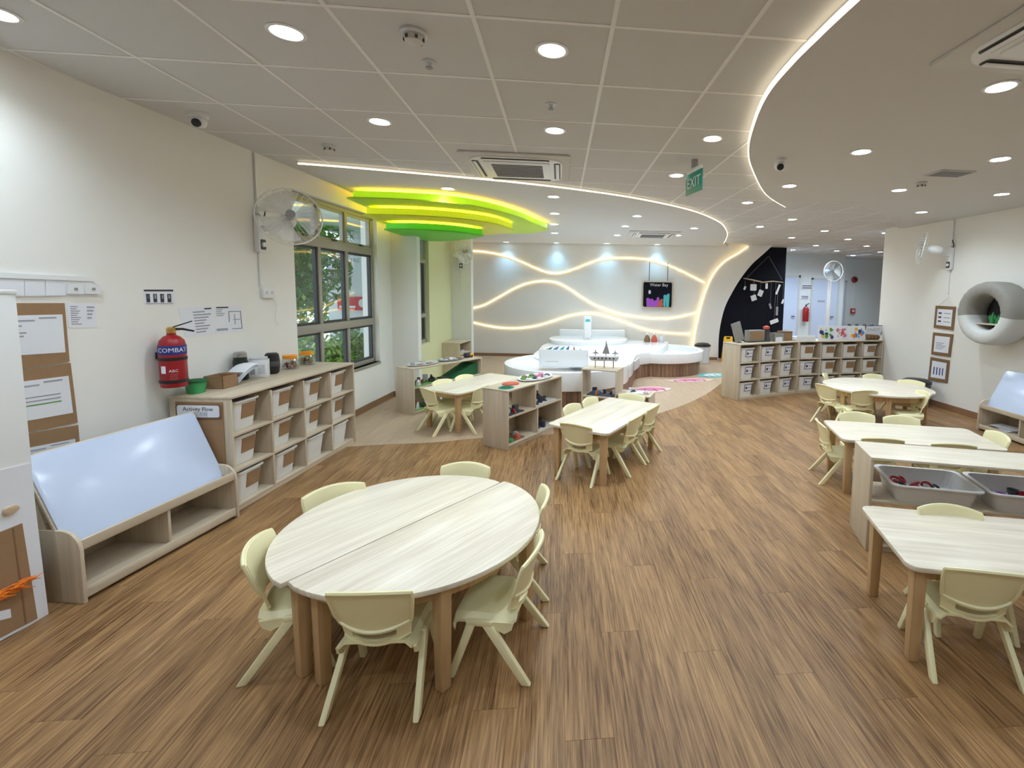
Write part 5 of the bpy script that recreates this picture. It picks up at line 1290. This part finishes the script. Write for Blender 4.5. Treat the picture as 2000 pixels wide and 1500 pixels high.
def board_sign(lab, x, y, z, w_, h, dark=True, nm='wall_sign'):
    t = thing(nm, lab, 'sign', (x, y, z)); MB().box(-w_ / 2, w_ / 2, -.008, 0, 0, h).build('plate', M_['paper'], t)
    for k in range(2): MB().box(-w_ * .42, w_ * .42, -.010, -.008, h * (.2 + .4 * k), h * (.4 + .4 * k)).build('print_mark', M_['ink' if dark else 'inkgrey'], t)
    return t
board_sign('black printed notice above the corridor extinguisher', 7.02, 12.945, 1.50, .24, .11)
board_sign('small white notice with two dark marks beside the corridor door', 7.10, 12.945, 1.78, .42, .14)
t = thing('fire_extinguisher', 'small red fire extinguisher hung on the corridor wall', 'fire extinguisher', (7.02, 12.84, .86))
MB().lathe([(0, 0), (.08, 0), (.085, .01), (.085, .36), (.05, .42), (0, .43)], 18).build('cylinder', M_['red'], t); MB().lathe([(0, .43), (.025, .43), (.025, .48), (0, .48)], 10).build('valve', M_['blk'], t); MB().tube([(0, 0, .47), (.08, -.02, .52)], .012, 6).build('lever', M_['blk'], t)
t = thing('fire_alarm_bell', 'round red alarm bell high on the far corridor wall', 'alarm bell', (9.45, 14.39, 2.14))
MB().lathe([(0, 0), (.10, 0), (.095, .04), (.05, .07), (0, .08)], 22, RotX(PI / 2)).build('gong', M_['red'], t); MB().lathe([(0, .07), (.04, .075), (.03, .1), (0, .105)], 14, RotX(PI / 2)).build('cap', M_['blk'], t)
t = thing('fire_call_point', 'small red call point below the alarm bell in the corridor', 'alarm', (9.45, 14.39, 1.13))
MB().box(-.08, .08, -.05, 0, -.08, .08).build('housing', M_['redp'], t, bevel=.01); MB().box(-.045, .045, -.055, -.05, -.04, .04).build('glass_plate', M_['pale'], t); MB().box(-.012, .012, -.02, 0, .08, .85).build('conduit', M_['white'], t)
pf = W(1622, 530, ((0, 10.9), (3, 10.9)))
t = thing('pedestal_fan', 'white pedestal fan standing in the corridor behind the picture boards', 'fan', (pf.x, 10.9, 0))
MB().lathe([(0, 0), (.22, 0), (.22, .03), (.05, .06), (0, .06)], 22).build('base', M_['white'], t); MB().tube([(0, 0, .05), (0, 0, 1.2), (0, 0, pf.z - .12)], [.05, .045, .04], 10).build('pole', M_['white'], t)
MB().lathe([(0, -.1), (.07, -.09), (.08, .02), (0, .1)], 16, Tr(0, .08, pf.z) @ RotX(PI / 2)).build('motor', M_['board'], t)
MB().lathe([(.0, .0), (.20, .0), (.235, .05), (.24, .06), (.235, .07), (.0, .07)], 30, Tr(.03, -.02, pf.z) @ RotX(PI / 2)).build('guard', M_['clear'], t)
MB().tube([(.03 + .24 * math.cos(2 * PI * q / 36), -.08, pf.z + .24 * math.sin(2 * PI * q / 36)) for q in range(36)], .010, 6, closed=True).build('guard_ring', M_['white'], t)
for q in range(3):
    MB().sheet(lambda u, v, q=q: ((.03 + (.04 + .17 * v) * math.cos(2.1 * q + (u - .5) * 1.4), -.05 + (u - .5) * .04, pf.z + (.04 + .17 * v) * math.sin(2.1 * q + (u - .5) * 1.4)), (0, 1, 0)), 6, 4, .002).build('blade', M_['clearblade'], t)
t = thing('low_table', 'low dark wooden cabinet in the corridor behind the cubbies', 'cabinet', (7.6, 11.2, 0))
MB().box(-.45, .45, -.2, .2, .0, .78).build('body', M_['corr'], t, bevel=.004); MB().box(-.48, .48, -.23, .23, .78, .82).build('top', M_['cardd'], t, bevel=.004)
for k in range(4): o = MB().lathe([(0, .82), (.05, .82), (.04, .9), (0, .93)], 10, Tr(-.3 + .2 * k, 0, 0)).build('jar_row', M_['dark'], t)

# ================================================================== ceiling devices
def camera_dome(lab, px, py, z, rz):
    p = F(px, py, z); t = thing('security_camera', lab, 'camera', (p.x, p.y, z), rz, 'dome cameras')
    MB().lathe([(0, 0), (.055, 0), (.055, -.02), (.048, -.03), (0, -.03)], 22).build('base', M_['white'], t)
    MB().lathe([(0, -.03), (.042, -.032), (.046, -.055), (.034, -.085), (0, -.095)], 20).build('turret', M_['white'], t)
    MB().lathe([(0, 0), (.026, 0), (.028, .02), (.022, .03), (0, .033)], 16, Tr(0, -.022, -.066) @ RotX(rad(110))).build('lens', M_['blk'], t)
camera_dome('dome security camera on the ceiling by the left wall', 388, 222, ZC, rad(10)); camera_dome('dome security camera on the curved ceiling panel', 1524, 311, ZB, rad(-20))
def detector(lab, px, py, z, s=1.0):
    p = F(px, py, z); t = thing('smoke_detector', lab, 'smoke detector', (p.x, p.y, z), 0, 'smoke detectors')
    MB().lathe([(0, 0), (.055 * s, 0), (.055 * s, -.012), (.045 * s, -.02), (0, -.02)], 22).build('base', M_['pale'], t)
    MB().lathe([(0, -.02), (.04 * s, -.022), (.036 * s, -.045), (.02 * s, -.055), (0, -.056)], 18).build('cap', M_['plaster'], t)
    for k in range(6): MB().box(.030 * s, .042 * s, -.006, .006, -.042, -.028, RotZ(k * PI / 3)).build('vent', M_['dark'], t)
detector('smoke detector in the near ceiling tile', 808, 62, ZC, 1.1); detector('smoke detector between the rows of downlights, near the left wall', 643, 284, ZC, 1.0); detector('smoke detector on the curved ceiling panel', 1800, 356, ZB, .9)
def sprinkler(lab, px, py, z):
    p = F(px, py, z); t = thing('sprinkler', lab, 'sprinkler', (p.x, p.y, z), 0, 'sprinklers')
    MB().lathe([(0, 0), (.035, 0), (.035, -.006), (.012, -.008), (.010, -.03), (0, -.03)], 16).build('escutcheon', M_['pale'], t); MB().lathe([(0, -.03), (.018, -.03), (.018, -.034), (0, -.034)], 12).build('deflector', M_['grey'], t)
sprinkler('sprinkler head next to the near smoke detector', 838, 120, ZC); sprinkler('sprinkler head between two downlights in mid ceiling', 1076, 203, ZC)
p = F(1855, 338, ZB)
t = thing('ceiling_vent', 'grey slatted air vent in the curved ceiling panel', 'vent', (p.x, p.y, ZB), rad(0))
MB().box(-.17, .17, -.10, .10, -.01, 0).build('frame', M_['pale'], t, bevel=.003)
for k in range(7): MB().box(-.15, .15, -.085 + k * .026, -.075 + k * .026, -.014, -.010).build('slat', M_['grey'], t)
p = F(1357, 312, ZC)
t = thing('exit_sign', 'green EXIT sign hanging edge-on from the tiled ceiling', 'sign', (p.x, p.y, ZC), rad(-79))
MB().lathe([(0, 0), (.03, 0), (.03, -.07), (0, -.07)], 14).build('ceiling_mount', M_['grey'], t)
MB().box(-.13, .13, -.012, .012, -.105, -.07).build('rail', M_['white'], t, bevel=.004); ex = MB().box(-.15, .15, -.006, .006, -.285, -.105).build('panel', M_['exit'], t, bevel=.002)
for s_, ax_ in ((-1, (1, 0, 0)), (1, (-1, 0, 0))): text_mesh('EXIT', .125, M_['chalk'], 'lettering', t, TM(0, s_ * .0066, -.195, ax_, (0, 0, 1)))
# ================================================================== ceiling fixtures
def zceil(x, y):
    if inside(x, y, polyL): return ZP
    if inside(x, y, polyR): return ZB
    return ZC
rows_ = {}
DL = [(-2.45, 2.4), (-1.26, 2.4), (-.05, 2.4), (2.3, 2.36),
      (-1.27, 3.55), (-.05, 3.55), (1.13, 3.55), (2.31, 3.53), (3.5, 3.54),
      (1.14, 4.69), (2.33, 4.72), (3.53, 4.71), (4.7, 4.7),
      (-1.27, 5.57), (-.09, 5.81), (2.37, 5.91), (4.73, 5.86),
      (-.09, 7.06), (1.13, 7.04), (3.57, 7.08),
      (-.11, 8.18), (1.11, 8.16), (2.32, 8.15), (3.43, 7.95), (4.77, 8.22), (5.97, 8.24),
      (-.12, 9.45), (1.13, 9.5), (2.31, 9.22), (4.72, 9.35), (5.93, 9.33),
      (6.01, 10.69), (7.14, 10.49), (6.03, 11.84), (7.21, 11.8), (8.4, 11.76), (8.49, 13.06),
      (-1.26, .2), (1.13, .2), (3.5, .2), (-.05, -1.2), (2.3, -1.2), (-2.2, .9), (4.7, 1.6)]  # unseen downlights out of frame, added to light the room
ROWY = [-1.2, .2, .9, 1.6, 2.4, 3.55, 4.7, 5.85, 7.06, 8.17, 9.4, 10.6, 11.8, 13.06]
def make_downlight():
    t = thing('downlight', 'round recessed downlight', 'downlight')
    MB().lathe([(.062, .002), (.080, 0), (.082, -.004), (.066, -.007), (.060, -.002), (.060, .002)], 28).build('trim_ring', M_['white'], t)
    MB().lathe([(.0, -.002), (.060, -.002), (.060, .001), (.0, .001)], 24).build('lens', M_['lamp'], t)
    return t
dl0 = None
def place_dl(x, y, z, label, power, size=150, blend=.9, col=COOL):
    global dl0
    if dl0 is None:
        dl0 = make_downlight(); o = dl0; o.location = (x, y, z); o['label'] = label
    else:
        o = thing('downlight', label, 'downlight', (x, y, z))
        for k in kids(dl0):
            if k.type == 'MESH':
                c = k.copy(); COL.objects.link(c); c.parent = o
    o['group'] = 'recessed downlights'
    ld = bpy.data.lights.new('lamp', 'SPOT'); ld.energy = power; ld.color = col; ld.spot_size = rad(size); ld.spot_blend = blend; ld.shadow_soft_size = .055
    lo = bpy.data.objects.new('lamp', ld); COL.objects.link(lo); lo.parent = o; lo.location = (0, 0, -.012)
    return o
for x, y in DL:
    rown = min(range(len(ROWY)), key=lambda k: abs(ROWY[k] - y))
    same = sorted(a for a, b in DL if min(range(len(ROWY)), key=lambda k: abs(ROWY[k] - b)) == rown)
    zone = 'play-zone plaster' if inside(x, y, polyL) else 'curved panel' if inside(x, y, polyR) else 'tiled ceiling'
    if y < 2: lab = 'unseen added downlight behind the camera, %s from the left in row %s' % (ORD[same.index(x)], ORD[rown])
    elif x > 5.7: lab = 'downlight over the corridor, %s from left in the %s corridor row' % (ORD[[q for q in same if q > 5.7].index(x)], ORD[rown - 9])
    else: lab = 'downlight in the %s, %s row from camera, %s from left' % (zone, ORD[rown - 4], ORD[same.index(x)])
    place_dl(x, y, zceil(x, y), lab, SPOT_W * (2.0 if x > 5.5 and y > 8 else 1.25 if inside(x, y, polyL) else 1))
for k, sx in enumerate((.95, 2.15, 3.35, 4.55)):
    p = Bw(sx, 0, .17); wl = place_dl(p.x, p.y, zceil(p.x, p.y), 'wall-washing downlight above the wave-lit back wall, %s from the left' % ORD[k], 16, 100, .95, (.25, .64, 1.0))
    for c in kids(wl):
        if c.name.startswith('lens'): c.data = c.data.copy(); c.data.materials[0] = M_['lampblue']

# ---- ceiling cassettes
def cassette(label, c, z, rz, s=.95):
    t = thing('air_conditioner', label, 'air conditioner', (c[0], c[1], z), rz, 'ceiling cassette air conditioners'); h = s / 2
    MB().prism(rrect(-h, h, -h, h, .02), -.016, 0).build('panel', M_['plaster'], t, bevel=.004)
    outer_ = rrect(-h * .86, h * .86, -h * .86, h * .86, .17, 8); inner_ = rrect(-h * .80, h * .80, -h * .80, h * .80, .14, 8)
    n = len(outer_); vs = [(x, y, -.0165) for x, y in outer_] + [(x, y, -.0165) for x, y in inner_]
    MB().prism(outer_, -.030, -.014).build('louvre_surround', M_['white'], t, bevel=.006)
    for k in range(4):
        M = RotZ(k * PI / 2)
        MB().prism(rrect(-h * .62, h * .62, -h * .825, -h * .70, .02), -.0325, -.0295, M).build('air_slot', M_['dark'], t)
        MB().box(-h * .6, h * .6, -h * .80, -h * .735, -.042, -.036, M @ Tr(0, 0, 0)).build('louvre', M_['white'], t, bevel=.003)
    MB().prism(rrect(-h * .62, h * .62, -h * .62, h * .62, .03), -.040, -.028).build('grille_frame', M_['white'], t, bevel=.004)
    g = MB().prism(rrect(-h * .48, h * .48, -h * .48, h * .48, .01), -.042, -.038).build('intake_grille', M_['grill'], t)
    for k in range(9):
        y = -h * .44 + k * h * .11; MB().box(-h * .47, h * .47, y - .006, y + .006, -.046, -.041).build('grille_bar', M_['grey'], g)
    return t
cassette('ceiling cassette air conditioner in the tiled ceiling above the room', (-.40, 4.63), ZC - .002, 0)
cassette('ceiling cassette air conditioner in the curved panel, cut by the upper right corner', (2.22, 1.72), ZB, rad(0))
cassette('distant ceiling cassette air conditioner above the white play counter', (1.78, 9.15), ZP, rad(-4))

# ---- tiered leaf light
def leaf_tier(pts_near, pts_far, z, name):
    a = [F(x, y, z) for x, y in pts_near]; b = [F(x, y, z) for x, y in pts_far]
    return [(p.x, p.y) for p in smooth_line(a, 5)], [(p.x, p.y) for p in smooth_line(b, 5)]
lf = thing('leaf_ceiling_light', 'three-tier green leaf-shaped ceiling feature glowing yellow between layers', 'ceiling light', (0, 0, 0))
tiers = [(2.625, ((690, 387), (780, 390), (870, 396), (945, 407), (1010, 424), (1050, 440), (1072, 449)), ((1072, 449), (1045, 455), (1000, 457), (940, 455)), 'lime'),
         (2.505, ((722, 420), (800, 422), (870, 426), (930, 432), (975, 440), (1004, 450)), ((1004, 450), (985, 456), (950, 459), (900, 459)), 'yelg'),
         (2.385, ((750, 449), (800, 449), (850, 451), (900, 455), (945, 461)), ((945, 461), (920, 467), (870, 471), (820, 470), (795, 464)), 'leafg')]
def shrink(poly, k):
    cx = sum(p[0] for p in poly) / len(poly); cy = sum(p[1] for p in poly) / len(poly)
    return [(cx + (x - cx) * k, cy + (y - cy) * k) for x, y in poly]
for k, (z, near, far, mt) in enumerate(tiers):
    a, b = leaf_tier(near, far, z, mt)
    xl = -2.42
    tail = [(max(xl, b[-1][0] - .9), b[-1][1] + .1), (xl, max(a[0][1] + .25, min(b[-1][1], 8.6))), (xl, a[0][1] + .05)] if k < 2 else []
    poly = a + b[1:] + tail
    if k == 0: LEAFPOLY = poly
    tp = MB().prism(poly, z, z + .016).build('tier_plate', M_[mt], lf, bevel=.003, smooth=40)
    up_ = shrink(poly, .965); n_ = len(poly); inn = shrink(poly, .93)
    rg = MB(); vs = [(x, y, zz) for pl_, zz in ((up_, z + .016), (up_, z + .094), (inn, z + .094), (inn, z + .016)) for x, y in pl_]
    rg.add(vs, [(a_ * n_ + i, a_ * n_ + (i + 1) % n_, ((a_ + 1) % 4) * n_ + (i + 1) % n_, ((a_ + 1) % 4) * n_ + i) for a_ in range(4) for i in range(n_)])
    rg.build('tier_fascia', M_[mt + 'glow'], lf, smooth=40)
    MB().prism(shrink(poly, .90), z + .040, z + .048).build('glow_tape', M_['ledleaf'], lf, smooth=40)
    MB().prism(shrink(poly, .30), z + .048, ZP if k == 0 else tiers[k - 1][0]).build('hanger', M_['yelg'], lf)

# ---- wave lights on the back wall, arch light
def wall_led(pts, label, r=.011, off=.014):
    q = smooth_line([(*sB(x, y, off), 0) for x, y in pts], 4)
    path = [Bw(p.x, p.y, off) for p in q]
    return tag(MB().tube(path, r, 6).build('led_strip', M_['ledy']), label, 'light strip', 'wave lights on the back wall')
wall_led(((917, 490), (940, 491), (975, 497), (1010, 508), (1040, 521), (1065, 531), (1085, 534), (1105, 531), (1135, 520), (1165, 509), (1200, 504), (1240, 504), (1275, 509), (1310, 520), (1345, 536), (1376, 552)), 'topmost wavy LED line on the back wall, behind the hanging sign')
wall_led(((917, 603), (945, 596), (975, 580), (1005, 563), (1035, 552), (1065, 549), (1090, 553), (1115, 566), (1140, 583), (1165, 597), (1200, 610), (1240, 618), (1280, 622), (1320, 620), (1360, 611)), 'middle wavy LED line on the back wall')
wall_led(((917, 628), (945, 635), (975, 640), (1010, 641), (1045, 637), (1080, 627), (1110, 617), (1140, 612), (1165, 613), (1200, 622), (1235, 635), (1270, 646), (1310, 651), (1348, 652)), 'lowest wavy LED line on the back wall, just above the white counter')
path = [Bw(s, z, .062) for s, z in outer[1:-1]]
tag(MB().tube(path, .013, 6).build('led_strip', M_['ledy']), 'tall curved LED line outlining the arch at the right of the back wall', 'light strip')
# ================================================================== put every origin at the base of its thing
bpy.context.view_layer.update()
for o in [q for q in bpy.data.objects if q.parent is None and 'label' in q and q.location.length < 1e-6]:
    ms = [c for c in bpy.data.objects if c.type == 'MESH' and (c == o or c.parent == o or (c.parent and c.parent.parent == o))]
    vs = [c.matrix_world @ v.co for c in ms for v in c.data.vertices]
    if not vs: continue
    c0 = Vector(((min(v.x for v in vs) + max(v.x for v in vs)) / 2, (min(v.y for v in vs) + max(v.y for v in vs)) / 2, min(v.z for v in vs)))
    if o.type == 'MESH': o.data.transform(Tr(*(-c0)))
    for k in kids(o): k.location = k.location - c0
    o.location = c0
